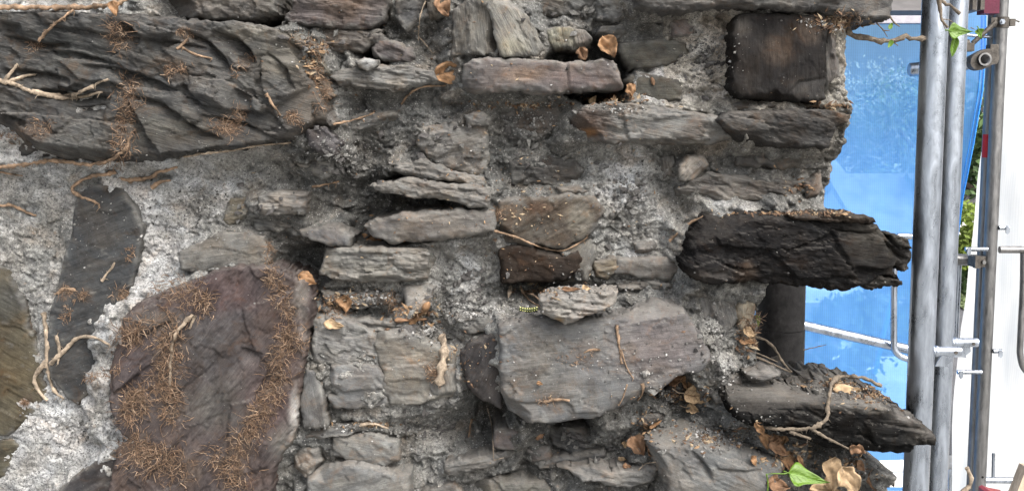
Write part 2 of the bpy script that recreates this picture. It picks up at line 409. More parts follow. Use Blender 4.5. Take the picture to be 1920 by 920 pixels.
STAIN = [(225,70,26),(240,160,20),(238,200,20),(232,245,18),(345,64,14),(330,130,22),(430,236,24),(448,210,14),(548,222,14),(575,90,18),(600,150,16),(30,255,26),(75,246,20),(455,120,14),(312,610,26),(318,660,28),(308,710,28),(318,760,26),(330,545,26),(376,560,22),(245,625,22),(255,760,24),(515,530,18),(540,580,18),(542,640,24),(522,672,22),(520,710,24),(500,750,26),(478,795,26),(450,835,26),(430,880,28),(250,840,30),(300,865,30),(350,885,28),(118,548,16),(160,552,14),(230,550,14),(200,700,20),(505,470,14),(50,752,12),(1100,660,26),(1180,660,16),(1040,752,22),(1460,95,26),(1520,60,22),(1000,240,26),(1300,240,22),(640,30,26),(820,700,20),(720,560,26),(1590,215,20),(1400,515,22)]
def stone(poly, h, col, kind='block', ang=0, amp=None, tilt=(0, 0), E=14, w=5, patch=(), depth=110, cap=False, label=None, facet=.12, chips=6, cracks=(), step=2.5, name='stone', parent=None, lam=8, warp=(5, 30, 2, 9), top=0, sk=1.0, plates=()):
    SEED[0] += 41; seed = SEED[0]; rng = np.random.RandomState(seed)
    P = np.array(poly, float); c0 = P.mean(0); ext = P.max(0)-P.min(0); size = float(ext.min())
    ca, sa = math.cos(R(ang)), math.sin(R(ang))
    fac = []
    for _ in range(4):
        p = c0+(rng.rand(2)-.5)*ext*.6; a = rng.rand()*6.28; s = facet*(.4+.9*rng.rand()); fac.append((p, math.cos(a)*s, math.sin(a)*s*1.3))
    ch = []
    for _ in range(chips):
        i = rng.randint(len(P)); t = rng.rand(); p = P[i]*(1-t)+P[(i+1) % len(P)]*t
        v = c0-p; v = v/np.hypot(*v); a = rng.uniform(-.7, .7); v = np.array([v[0]*math.cos(a)-v[1]*math.sin(a), v[0]*math.sin(a)+v[1]*math.cos(a)])
        ch.append((p, v, rng.uniform(.35, 1.3), rng.uniform(5, min(17, max(7, size*.2)))))
    A = (amp if amp is not None else {'face': 7, 'edge': 9, 'block': 6}[kind])*.8; E *= .8
    REG.append((poly, h))
    cu, cv, stp = {'face': (95, 48, 2.2), 'edge': (46, lam*1.5, 3.4), 'block': (34, 24, 4.2)}[kind]
    def planes(u, v, cu, cv, stp, sl, off):
        iu = np.floor(u/cu).astype(int); iv = np.floor(v/cv).astype(int)
        best = np.full(u.shape, 1e9); res = np.zeros(u.shape)
        def rnd(a, b, k):
            h = ((a*73856093) ^ (b*19349663) ^ ((seed+k+off)*83492791)) & 0x7FFFFFFF
            h = (h*1103515245+12345) & 0x7FFFFFFF; h = ((h >> 8)*2654435761) & 0x7FFFFFFF
            return h/float(0x7FFFFFFF)
        for a in (-1, 0, 1):
            for b in (-1, 0, 1):
                ju = iu+a; jv = iv+b
                pu = (ju+rnd(ju, jv, 1))*cu; pv = (jv+rnd(ju, jv, 2))*cv
                d = np.abs((u-pu)/cu)+np.abs((v-pv)/cv)
                val = (rnd(ju, jv, 3)-.5)*2*stp + (u-pu)*(rnd(ju, jv, 4)-.5)*sl + (v-pv)*(rnd(ju, jv, 5)-.5)*sl*2
                m = d < best; best = np.where(m, d, best); res = np.where(m, val, res)
        return res
    def hf(X, Y, D, sd):
        u = X*ca+Y*sa; v = -X*sa+Y*ca
        wu = fbm(X/60, Y/60, sd+5, 3)*18; wv = fbm(X/45, Y/45, sd+6, 3)*10
        H = np.full(X.shape, float(h)) + tilt[0]*(X-c0[0]) + tilt[1]*(Y-c0[1])
        fz = np.zeros(X.shape)
        for (p, sx, sy) in fac: fz = np.minimum(fz, (X-p[0])*sx+(Y-p[1])*sy)
        H += np.maximum(fz, -min(size*.13, 11))
        if kind == 'face':
            n = fbm((u+wu)/110, (v+wv)/42, sd+7, 4)
            H += terrace(n*.5+.5, 7, .12)*A*3.2 - A*1.6
            H += planes(u+wu*.8, v+wv*.8, cu, cv, stp*A/5, .05, 0)
            H += fbm(u/40, v/16, sd+8, 4)*A*.3 + fbm(X/7, Y/7, sd+9, 3)*.6
        elif kind == 'edge':
            n = fbm((u+wu)/150, (v+wv)/(lam*2.2), sd+7, 3)
            H += terrace(n*.5+.5, 8, .2)*A*2.6 - A*1.3
            H += planes(u+wu*.7, v+wv*.5, cu, cv, stp*A/7, .16, 0) + planes(u+wu*.3, v+wv*.3, cu*.4, cv*.45, 1.3, .2, 9)
            H += ridged((u+wu)/60, (v+wv)/lam, sd+8, 3)*A*.2 + fbm(u/22, v/4, sd+10, 3)*A*.2 + fbm(X/6, Y/6, sd+9, 2)*.8
        else:
            n = fbm((u+wu)/60, (v+wv)/40, sd+7, 4)
            H += terrace(n*.5+.5, 6, .2)*A*1.8 - A*.9
            H += planes(u+wu*.5, v+wv*.5, cu, cv, stp, .22, 0) + planes(u+wu*.3, v+wv*.3, cu*.4, cv*.4, 1.5, .25, 9)
            H += ridged(u/26, v/15, sd+8, 4)*A*.4 + fbm(X/7, Y/7, sd+9, 3)*1.2
        for pp, dh, tx, ty in plates:
            pc = np.array(pp, float).mean(0); d2 = sdf(pp, X+wv*.5+fbm(X/9, Y/9, sd+51, 2)*2.5, Y+wu*.3+fbm(X/9, Y/9, sd+52, 2)*2.5)
            H += np.clip(d2/2.2, 0, 1)*np.clip(dh+(X-pc[0])*tx+(Y-pc[1])*ty, 1, None)
        for (p, vv, sl, c) in ch:
            t = (X-p[0])*vv[0]+(Y-p[1])*vv[1]+wv*.5
            lat = np.abs((X-p[0])*vv[1]-(Y-p[1])*vv[0])
            H = np.minimum(H, h + A*.6 - np.maximum(0, c-t)*sl*1.0 + np.maximum(0, lat-c*1.8)*1.2)
        ww = w*.5*(1+1.3*fbm(X/26, Y/26, sd+11, 2))
        H -= E*np.clip(1+1.1*fbm(X/38, Y/38, sd+13, 2), .25, 2)*np.exp(-D/np.maximum(.8, ww))
        if top: 
            tt = np.clip(1-(Y-(P[:, 1].min()))/top, 0, 1); H -= tt*tt*h*.8
        for pts, cw, cdp in cracks:
            d = np.full(X.shape, 1e9); sg = np.zeros(X.shape); al = np.zeros(X.shape); ns = len(pts)-1
            Xw = X+wv*.35; Yw = Y+wu*.22
            for k, ((x0, y0), (x1, y1)) in enumerate(zip(pts[:-1], pts[1:])):
                ex, ey = x1-x0, y1-y0; t = np.clip(((Xw-x0)*ex+(Yw-y0)*ey)/(ex*ex+ey*ey), 0, 1)
                dk = np.hypot(Xw-x0-t*ex, Yw-y0-t*ey); m = dk < d
                d = np.where(m, dk, d); sg = np.where(m, ex*(Yw-y0)-ey*(Xw-x0), sg); al = np.where(m, (k+t)/ns, al)
            sgn = np.sign(ex) if ex else 1
            low = sg*sgn > 0
            tap = np.clip(4*al*(1-al), 0, 1)**.6
            H -= cdp*tap*np.where(low, np.exp(-d/(cw*2.6)), np.exp(-(d/1.6)**2))
        return H
    base = np.array(col)*rng.uniform(.94, 1.06)
    def cf(X, Y):
        C = np.tile(base, (len(X), 1)).astype(float)
        u = X*ca+Y*sa; v = -X*sa+Y*ca
        n = fbm(u/70, v/22, seed+20, 3)
        C *= (1+.28*n)[:, None]
        tn = fbm(u/90, v/50, seed+21, 3); C *= np.stack([1+.10*tn, 1+.02*tn, 1-.07*tn], 1)
        wx = fbm(X/25, Y/25, seed+22, 3)
        for (x, y, rx, ry, c, s) in patch:
            a = np.exp(-(((X-x)/rx)**2+((Y-y)/ry)**2)**1.5*(1+1.2*wx)+.3*wx)
            a = np.clip(a*s, 0, 1)[:, None]; C = C*(1-a)+np.array(c)*a
        for (sx_, sy_, rr) in STAIN:
            if abs(sx_-c0[0]) > ext[0] or abs(sy_-c0[1]) > ext[1]: continue
            a = np.clip(np.exp(-(((X-sx_)**2+(Y-sy_)**2)/rr**2)+.9*wx)-.15, 0, .45)[:, None]; C = C*(1-a)+np.array((.17,.12,.085))*a
        if base.mean() > .07 and h < 105:
            D = sdf(poly, X, Y)
            a = np.clip(np.exp(-np.clip(D, 0, None)/9)*(1.2+2.2*fbm(X/24, Y/24, seed+23, 4))-.35, 0, .8)[:, None]; a = np.maximum(a, np.clip(fbm(X/30, Y/18, seed+24, 4)*2.6-.75, 0, .5)[:, None])
            C = C*(1-a)+np.array((.235, .23, .215))*a
        g = C.mean(1, keepdims=True)
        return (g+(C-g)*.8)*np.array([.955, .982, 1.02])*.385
    o = solid(name, poly, h, hf, step, depth, M['stone'], WALL if parent is None else (parent or None), ang, warp, seed, cap, cf, {'face': .3, 'edge': .9, 'block': .6}[kind], sk=sk)
    if label: o['label'] = label
    return o

G = (.185, .18, .17)
# --- upper left: the long dark boulder and what surrounds it
stone([(-120,22),(60,20),(200,24),(330,32),(430,40),(510,52),(540,66),(572,95),(592,130),(603,170),(617,205),(624,250),(630,283),(590,286),(540,273),(500,268),(440,280),(360,291),(300,300),(250,303),(180,306),(130,303),(60,300),(-120,310)],
      118, (.105,.104,.102), 'edge', 15, 9.5, (0,-.06), 18, 7, depth=150, lam=20, facet=.05, chips=10, warp=(6,30,3.5,9), plates=[([(355,140),(420,150),(470,175),(500,200),(500,215),(440,205),(380,195),(345,180)],20,0,.3),([(-120,215),(60,212),(160,225),(250,235),(250,290),(130,300),(50,295),(-120,300)],14,0,.15),([(60,20),(200,26),(330,60),(300,80),(180,60),(80,45)],14,0,.2),([(490,110),(540,90),(600,170),(625,280),(560,270),(520,225),(490,160)],15,.02,0),([(100,110),(160,108),(200,130),(230,160),(150,150)],13,0,.25),([(220,160),(330,170),(420,230),(520,250),(500,268),(300,290),(260,230)],16,0,.12),([(330,80),(430,95),(470,130),(400,125),(330,110)],8,0,.15)], label='long dark slate boulder beside the pale lime mortar',
      patch=[(120,90,90,40,(.085,.09,.09),.8),(540,110,60,40,(.2,.18,.14),.6),(585,200,40,80,(.19,.16,.13),.7),(440,160,80,30,(.17,.165,.155),.8),(130,270,120,22,(.13,.13,.125),.7),(300,240,120,35,(.12,.115,.1),.7),(110,120,50,18,(.17,.17,.16),.5),(470,60,60,20,(.24,.22,.18),.7),(560,250,60,30,(.13,.12,.115),.6)],
      cracks=[([(0,65),(60,78),(130,84)],6.5,24),([(225,42),(250,58),(268,70)],9.1,33),([(395,55),(440,70),(470,95),(480,120)],11.7,36),([(65,165),(120,172),(200,180)],11.7,33),([(440,165),(480,185)],10.4,24),([(130,200),(190,198)],7.8,24),([(340,155),(375,195)],6.5,21),([(40,262),(60,285),(100,300)],7.8,27),([(490,268),(530,262),(580,275)],6.5,30),([(0,45),(40,50)],5.2,18),([(587,190),(585,275)],3.25,15),([(0,215),(45,230)],7.8,24),([(270,75),(330,80),(385,92)],5.2,18),([(100,160),(160,178)],6.5,21),([(150,120),(220,128),(290,150),(330,170)],8,26),([(230,175),(300,195),(370,240),(420,262)],8,24),([(350,60),(390,80),(420,110),(436,140)],9,28),([(60,95),(150,100),(210,118)],6,18),([(500,100),(540,130),(556,170)],6,18),([(0,130),(80,135),(130,150)],7,22),([(380,215),(450,228),(520,262)],7,22)])
stone([(240,-60),(515,-60),(513,18),(500,32),(420,38),(330,30),(250,22)], 84, (.17,.155,.14), 'block', 10, depth=150, chips=8)
stone([(-120,-80),(228,-80),(225,-12),(120,-14),(-120,-10)], 60, (.1,.1,.1), 'block', 0, depth=150)
stone([(530,292),(600,283),(627,300),(624,328),(600,338),(566,322),(542,310)], 52, (.32,.3,.27), 'edge', 12, 6, chips=4, lam=6)
stone([(482,366),(530,358),(578,360),(573,385),(566,404),(520,402),(478,405)], 58, (.4,.39,.37), 'edge', 4, 7, chips=3, lam=6, label='pale lime-coated stone end')
stone([(142,362),(180,345),(225,350),(252,390),(266,430),(262,465),(250,520),(232,580),(215,640),(200,690),(170,728),(145,762),(118,745),(90,705),(78,660),(92,590),(108,520),(128,440),(130,400)], 44, (.088,.092,.096), 'face', -20, 2.2, E=8, w=4, facet=.03, chips=3, warp=(4,30,2,9), label='smooth dark flush stone set in pale mortar')
stone([(-120,490),(10,503),(40,560),(55,620),(75,680),(88,745),(60,778),(12,818),(-120,840)], 34, (.135,.115,.075), 'face', 30, 3, (0,0), 10, 7, patch=[(10,560,40,40,(.1,.1,.09),.8),(20,700,50,50,(.15,.115,.06),.6)], facet=.05, label='olive brown stone with a smooth weathered face')
stone([(-120,850),(20,822),(36,838),(5,895),(-120,1010)], 30, (.14,.125,.085), 'face', 0, 3, E=8)
stone([(205,640),(215,605),(262,562),(330,538),(400,510),(440,500),(500,503),(545,518),(577,543),(582,590),(574,620),(571,660),(568,700),(558,750),(556,790),(545,830),(512,878),(490,1010),(180,1010),(200,900),(215,842),(236,828),(210,800),(203,760),(202,700)],
      112, (.122,.096,.092), 'face', -52, 6.5, (0,0), 13, 4, warp=(5,24,2.5,8), depth=150, facet=.05, chips=9, plates=[([(450,580),(560,540),(575,700),(520,720),(470,650)],4,0,0),([(215,600),(330,545),(400,520),(330,640),(260,700),(210,740)],6,0,.02),([(430,760),(540,720),(550,800),(500,880),(420,900)],4,0,0)], label='large purple-grey slate boulder hung with ivy rootlets',
      patch=[(400,560,90,60,(.13,.088,.09),.9),(390,650,80,70,(.098,.095,.1),.8),(560,600,14,80,(.27,.25,.22),.7),(545,640,26,60,(.15,.10,.10),.7),(250,680,50,60,(.12,.095,.1),.7),(420,760,90,50,(.13,.125,.115),.7),(535,830,30,40,(.26,.25,.22),.8),(550,770,9,40,(.6,.58,.54),.9),(500,760,50,60,(.14,.085,.085),.7),(470,890,60,30,(.15,.11,.1),.6),(300,600,60,20,(.17,.16,.15),.6),(440,600,40,20,(.1,.095,.1),.6)],
      cracks=[([(448,656),(490,665)],7,12),([(500,700),(470,760)],5,10),([(240,650),(300,610),(330,600)],5,10),([(215,740),(260,700)],4,9),([(300,760),(380,700),(420,660)],4,5)])
stone([(80,1010),(108,918),(150,882),(205,850),(240,832),(235,900),(215,1010)], 78, (.09,.085,.088), 'face', -30, 4, chips=4)
stone([(335,472),(400,440),(450,436),(490,445),(503,470),(500,510),(440,502),(395,512),(340,506)], 62, (.215,.205,.185), 'face', -8, 4, (0,.15), 8, 9, facet=.05, chips=2)
stone([(430,370),(464,368),(460,402),(440,422),(416,418)], 30, (.3,.27,.2), 'edge', -10, 3, E=6, chips=1)
# --- top row
stone([(556,-60),(728,-60),(730,5),(716,40),(692,54),(620,50),(545,47),(530,34),(542,10)], 62, (.17,.145,.14), 'edge', 4, 7, depth=130, patch=[(640,10,50,20,(.2,.12,.07),.6),(600,30,60,20,(.17,.14,.14),.8)], chips=5, lam=11)
stone([(562,56),(620,50),(690,55),(716,53),(702,78),(682,96),(640,98),(590,92),(575,76)], 48, (.19,.165,.145), 'edge', 6, 7, chips=4)
stone([(690,84),(715,70),(770,86),(782,104),(772,120),(720,114),(700,110)], 42, (.16,.14,.14), 'block', 20, 3, chips=2)
stone([(600,142),(640,128),(690,124),(740,118),(815,135),(820,150),(790,160),(745,171),(700,166),(640,160)], 66, (.27,.265,.25), 'edge', 7, 8, E=16, lam=6, chips=3)
stone([(662,115),(685,106),(710,110),(706,122),(688,133),(672,128)], 84, (.55,.55,.53), 'block', -20, 3, E=6, depth=40, chips=2, label='small white lime-crusted flake')
stone([(626,228),(680,212),(740,207),(748,222),(720,236),(660,245),(622,242)], 26, (.2,.19,.175), 'edge', -6, 4, E=7, chips=2)
stone([(738,-60),(795,-60),(802,25),(765,60),(737,30)], 36, (.16,.155,.15), 'block', -30)
stone([(790,-50),(845,-50),(847,30),(803,36)], 52, (.17,.14,.11), 'block', 70)
stone([(848,16),(870,0),(920,-6),(928,40),(940,105),(870,101),(845,106),(848,70)], 88, (.2,.19,.17), 'edge', 84, 4, (.4,0), 10, 5, chips=2, lam=10, facet=.03)
stone([(905,-14),(945,-10),(985,20),(1010,55),(1022,90),(1008,106),(938,106),(925,60)], 102, (.31,.3,.27), 'edge', 62, 4, (-.5,0), 12, 5, chips=3, lam=10, facet=.03, patch=[(960,90,30,18,(.36,.33,.23),.7)], label='pale grey wedge with vertical cleavage grain')
stone([(1020,52),(1060,46),(1100,55),(1114,75),(1100,92),(1040,94),(1020,86)], 54, (.3,.285,.21), 'edge', 80, 5, chips=2, patch=[(1095,70,20,30,(.24,.2,.19),.8)])
stone([(960,-60),(1120,-60),(1125,20),(1060,30),(1010,30),(985,5)], 22, (.17,.165,.155), 'block', 20)
stone([(868,122),(885,110),(950,107),(1060,114),(1152,110),(1166,135),(1174,164),(1150,168),(1080,172),(1030,178),(960,170),(890,176),(862,165)], 102, (.25,.215,.205), 'face', 4, 4, (0,-.15), 20, 6, patch=[(985,140,50,14,(.36,.22,.13),.7),(1080,150,60,20,(.27,.22,.23),.7),(880,150,22,30,(.12,.12,.125),.9),(1000,165,60,8,(.13,.13,.13),.7)], chips=6, depth=130, cracks=[([(1065,112),(1068,170)],2,7)], label='long pinkish grey slab below the pale wedge')
stone([(1160,76),(1250,71),(1292,80),(1302,110),(1250,125),(1180,131),(1164,100)], 40, (.14,.135,.115), 'face', 0, 4, chips=3)
stone([(1180,136),(1240,138),(1280,150),(1278,188),(1230,196),(1185,186),(1170,150)], 46, (.12,.117,.1), 'face', 0, 4, chips=2)
stone([(1120,-60),(1186,-60),(1196,20),(1150,44),(1122,35)], 48, (.2,.195,.185), 'block', 15)
stone([(1126,50),(1172,44),(1180,58),(1160,74),(1118,66)], 44, (.15,.145,.135), 'edge', -8, 4)
stone([(1190,-80),(1500,-80),(1700,-80),(1710,-10),(1706,10),(1690,27),(1640,31),(1560,23),(1500,18),(1440,14),(1350,12),(1250,20),(1192,14)], 128, (.15,.145,.14), 'edge', 1, 7, E=22, w=7, depth=260, cap=True, chips=5, lam=12, label='long capping slab jutting past the wall end')
stone([(1252,38),(1285,28),(1312,50),(1302,68),(1264,66)], 52, (.3,.255,.25), 'face', 30, 3, chips=3)
stone([(1308,105),(1335,95),(1354,110),(1352,140),(1330,162),(1306,150)], 24, (.1,.098,.1), 'face', 60, 3, E=6, chips=1)
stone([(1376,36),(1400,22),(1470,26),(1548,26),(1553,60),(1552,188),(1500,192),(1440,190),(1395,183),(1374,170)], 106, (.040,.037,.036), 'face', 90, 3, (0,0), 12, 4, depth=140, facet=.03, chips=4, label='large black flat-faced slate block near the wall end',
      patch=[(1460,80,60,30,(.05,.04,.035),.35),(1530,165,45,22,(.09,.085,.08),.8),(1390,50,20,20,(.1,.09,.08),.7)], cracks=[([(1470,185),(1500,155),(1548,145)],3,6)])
stone([(1546,30),(1574,50),(1583,100),(1579,150),(1584,186),(1547,192)], 78, (.17,.155,.145), 'edge', 80, 5, (-1.1,0), 10, 5, depth=240, cap=True, chips=3)  # return of the black block, light from the open side painted into its colour
stone([(1372,193),(1500,191),(1583,190),(1592,206),(1500,208),(1380,206)], 76, (.17,.13,.1), 'edge', 1, 6, depth=200, chips=3)
stone([(1060,224),(1100,196),(1150,190),(1250,200),(1345,216),(1376,235),(1386,262),(1330,272),(1250,272),(1180,269),(1100,268),(1058,262)], 90, (.24,.235,.225), 'edge', 10, 7, (0,-.2), 18, 6, depth=120, patch=[(1105,235,50,40,(.13,.095,.08),1),(1108,248,14,9,(.42,.2,.06),.8),(1200,240,60,30,(.26,.26,.25),.6)], chips=7, lam=12, plates=[([(1165,205),(1300,215),(1340,262),(1180,262)],8,0,.1)])
stone([(1345,226),(1376,207),(1450,206),(1550,204),(1606,214),(1602,228),(1577,240),(1566,262),(1557,278),(1480,279),(1430,276),(1384,262)], 118, (.075,.072,.07), 'edge', 14, 9, E=20, w=8, depth=240, cap=True, patch=[(1400,225,50,20,(.14,.135,.13),.8),(1590,215,20,10,(.1,.08,.06),.8)], chips=6, lam=14, label='dark jagged ledge stone ending in a point')
stone([(1290,290),(1325,285),(1332,310),(1300,342),(1275,336),(1270,310)], 62, (.38,.36,.33), 'edge', -40, 5, chips=3)
stone([(1384,284),(1440,284),(1452,300),(1420,318),(1380,312)], 42, (.13,.12,.11), 'block', 10)
stone([(1268,352),(1330,322),(1400,330),(1470,336),(1520,342),(1530,362),(1500,377),(1440,377),(1380,382),(1300,377),(1272,367)], 54, (.21,.19,.17), 'edge', 12, 8, E=12, lam=7, chips=4)
stone([(1512,342),(1542,318),(1546,350),(1538,368),(1514,376)], 56, (.24,.18,.14), 'face', -60, 3, depth=200, cap=True, chips=2)
# --- the great dark through-stone
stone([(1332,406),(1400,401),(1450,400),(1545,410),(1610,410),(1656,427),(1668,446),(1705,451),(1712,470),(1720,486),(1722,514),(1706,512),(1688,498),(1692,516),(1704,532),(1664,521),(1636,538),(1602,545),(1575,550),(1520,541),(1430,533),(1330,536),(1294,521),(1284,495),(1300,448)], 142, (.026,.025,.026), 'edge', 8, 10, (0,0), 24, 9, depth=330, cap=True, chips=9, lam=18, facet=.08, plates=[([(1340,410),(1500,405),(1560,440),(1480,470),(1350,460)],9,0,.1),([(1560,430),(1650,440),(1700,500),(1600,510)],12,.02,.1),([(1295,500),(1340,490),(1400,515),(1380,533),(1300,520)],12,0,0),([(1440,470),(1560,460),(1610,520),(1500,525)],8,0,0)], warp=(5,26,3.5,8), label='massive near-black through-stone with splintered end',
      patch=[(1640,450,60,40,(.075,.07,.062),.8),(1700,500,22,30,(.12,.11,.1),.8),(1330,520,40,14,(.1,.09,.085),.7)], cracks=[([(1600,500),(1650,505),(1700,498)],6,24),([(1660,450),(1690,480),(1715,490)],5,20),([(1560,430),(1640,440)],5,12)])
stone([(1290,548),(1330,541),(1386,545),(1388,600),(1362,650),(1322,625),(1300,585)], 66, (.27,.265,.255), 'edge', 72, 6, chips=3, lam=9)
stone([(1382,536),(1418,534),(1418,622),(1398,645),(1380,600)], 62, (.62,.54,.40), 'block', 90, 3, depth=300, chips=2, label='buff rendered edge under the great dark stone')
# --- middle
stone([(790,236),(850,226),(916,221),(917,300),(906,336),(850,322),(798,298),(778,270)], 46, (.25,.235,.215), 'block', -10, 5, E=12, chips=4)
stone([(868,216),(905,208),(924,222),(917,236),(873,236)], 62, (.24,.23,.22), 'edge', 5, 4, chips=2)
stone([(738,306),(800,300),(852,320),(908,332),(912,352),(850,344),(780,336),(733,322)], 66, (.26,.25,.235), 'edge', 10, 6, lam=6, chips=3)
stone([(690,351),(760,334),(830,345),(900,348),(920,360),(917,391),(880,389),(830,376),(770,369),(720,366)], 92, (.25,.24,.225), 'edge', 9, 8, E=16, lam=6, chips=4, depth=140, label='thin laminated wedge over a dark cavity')
stone([(702,411),(760,398),(850,392),(926,396),(932,420),(926,438),(850,450),(780,455),(730,459),(692,442),(680,425)], 84, (.235,.215,.195), 'face', -4, 4, (0,-.1), 14, 6, chips=4, depth=130)
stone([(553,436),(600,425),(630,422),(661,446),(656,465),(620,462),(580,453)], 62, (.17,.165,.165), 'face', 12, 4, (.1,.3), chips=3)
stone([(605,469),(680,462),(760,465),(806,470),(816,490),(802,525),(740,531),(640,531),(592,516),(598,490)], 74, (.27,.255,.225), 'edge', 1, 8, E=14, lam=7, chips=4)
stone([(600,545),(660,548),(740,548),(742,572),(660,582),(608,572)], 48, (.21,.2,.19), 'edge', 3, 5, lam=8)
stone([(752,540),(800,532),(817,542),(802,575),(748,612),(728,602),(760,570)], 64, (.34,.32,.29), 'face', -35, 4, chips=2)
stone([(583,600),(622,586),(700,622),(738,640),(706,698),(640,690),(578,684)], 76, (.27,.265,.255), 'block', 14, 6, chips=6, depth=120, patch=[(620,610,40,20,(.36,.34,.31),.6),(690,680,40,20,(.33,.31,.28),.6)])
stone([(594,694),(628,680),(706,686),(732,716),(730,766),(620,773),(604,744),(630,742)], 88, (.215,.215,.215), 'face', 10, 4, (0,-.05), chips=4, depth=120, plates=[([(600,700),(700,704),(720,730),(640,735)],5,0,0)])
stone([(692,632),(758,610),(800,640),(852,660),(873,720),(862,747),(790,763),(706,768),(714,706)], 82, (.26,.245,.215), 'face', 4, 6, (0,-.05), chips=6, depth=120, patch=[(760,620,40,30,(.36,.34,.31),.7),(850,730,40,18,(.2,.17,.13),.6)], plates=[([(715,690),(800,680),(860,730),(790,760),(720,765)],7,0,.05)])
SEED[0] -= 82
stone([(566,690),(590,702),(606,742),(613,806),(566,806),(558,758)], 98, (.17,.17,.17), 'face', 80, 3, E=10, chips=3)
stone([(560,815),(620,800),(700,790),(745,795),(700,812),(620,822),(562,835)], 72, (.23,.22,.21), 'edge', -6, 5, lam=6)
stone([(622,822),(700,812),(746,830),(750,870),(720,880),(650,872),(620,855)], 74, (.25,.245,.23), 'face', 10, 5, chips=4)
stone([(552,838),(598,838),(603,870),(575,900),(545,880)], 66, (.26,.25,.235), 'block', 20, 5)
stone([(572,900),(610,880),(660,868),(720,882),(766,896),(775,1010),(560,1010)], 92, (.25,.25,.24), 'face', -15, 5, chips=5, depth=130)
stone([(780,930),(850,905),(880,940),(880,1010),(775,1010)], 60, (.17,.16,.15), 'block', 15)
stone([(925,806),(985,800),(992,832),(960,849),(922,842)], 62, (.2,.175,.175), 'face', 0, 4)
stone([(830,872),(900,856),(972,850),(962,866),(890,886),(830,896)], 72, (.25,.24,.225), 'edge', -9, 5, lam=6)
stone([(862,664),(886,644),(938,622),(944,700),(940,766),(905,756),(875,726),(860,690)], 110, (.10,.09,.088), 'face', -60, 4, (.35,0), chips=4, depth=130)
stone([(935,376),(1000,368),(1060,365),(1116,368),(1136,395),(1112,440),(1060,470),(1000,462),(934,455),(930,415)], 62, (.115,.09,.068), 'face', -30, 5, patch=[(960,385,30,16,(.24,.21,.17),.7),(1010,390,35,12,(.12,.075,.05),.9),(1090,410,25,40,(.3,.27,.21),.8),(1000,430,40,20,(.12,.11,.095),.8)], chips=5)
stone([(934,456),(1000,461),(1052,478),(1085,470),(1104,492),(1060,532),(1000,533),(940,532)], 56, (.06,.045,.036), 'face', 10, 5, chips=5, patch=[(1060,520,30,14,(.06,.05,.045),.8)])
stone([(1050,470),(1112,440),(1120,470),(1105,530),(1060,534),(1070,500)], 50, (.26,.245,.215), 'face', -70, 4)
stone([(1150,486),(1270,480),(1282,500),(1260,526),(1190,520),(1150,511)], 48, (.22,.205,.19), 'face', 0, 4, chips=4)
stone([(1112,490),(1150,482),(1166,505),(1140,530),(1112,522)], 44, (.27,.24,.18), 'edge', -10, 5)
stone([(940,202),(1050,195),(1058,240),(1000,262),(938,252)], 22, (.13,.12,.112), 'block', 0, 7, chips=4)
stone([(945,292),(1080,296),(1108,340),(1040,350),(960,346)], 14, (.11,.105,.1), 'block', 0, 7)
# --- the broad slab and the ledges at the bottom right
stone([(934,612),(1000,600),(1090,603),(1160,596),(1240,572),(1286,582),(1312,622),(1342,680),(1312,702),(1272,706),(1256,720),(1232,750),(1206,736),(1196,756),(1130,781),(1050,793),(990,796),(950,781),(938,740),(936,680)], 150, (.215,.217,.218), 'face', -6, 4.5, (0,.12), 16, 6, depth=150, facet=.05, chips=9, label='broad smooth grey slab turning purple towards one end',
      patch=[(1240,650,90,60,(.215,.18,.175),.9),(1050,640,70,30,(.17,.17,.165),.6),(1060,750,70,20,(.22,.22,.21),.6),(1150,770,60,14,(.15,.145,.14),.6),(1010,700,50,40,(.19,.18,.16),.6)],
      warp=(4,40,1.2,10), sk=1.6, cracks=[([(935,752),(990,756),(1030,752)],3,7),([(1080,700),(1140,640),(1160,600)],2.5,3)])
stone([(1180,782),(1230,775),(1252,785),(1225,799),(1188,799)], 96, (.15,.135,.125), 'edge', 0, 3, E=8, depth=70)
stone([(1000,862),(1060,855),(1135,842),(1142,860),(1090,872),(1010,882)], 52, (.2,.195,.19), 'edge', -6, 6, lam=6)
stone([(1030,808),(1085,800),(1128,812),(1136,848),(1080,860),(1034,840)], 30, (.13,.125,.12), 'block', 20, 7)
stone([(1045,890),(1110,884),(1180,886),(1236,876),(1243,888),(1232,905),(1180,918),(1100,906)], 124, (.27,.265,.255), 'edge', 6, 5, E=14, lam=8, depth=140, chips=4)
stone([(868,925),(930,900),(1010,905),(1052,925),(1045,1010),(860,1010)], 72, (.17,.16,.135), 'block', 0, 5)
stone([(1218,842),(1260,826),(1320,822),(1380,838),(1420,856),(1472,872),(1484,884),(1464,902),(1442,1010),(1280,1010),(1246,902),(1226,868)], 186, (.2,.198,.19), 'face', 22, 6, (0,.25), 26, 14, depth=240, chips=9, facet=.12, top=26, label='sloping ledge slab strewn with grit and dead leaves',
      cracks=[([(1300,850),(1330,880),(1335,900)],6,14),([(1340,880),(1430,885)],4,10)])
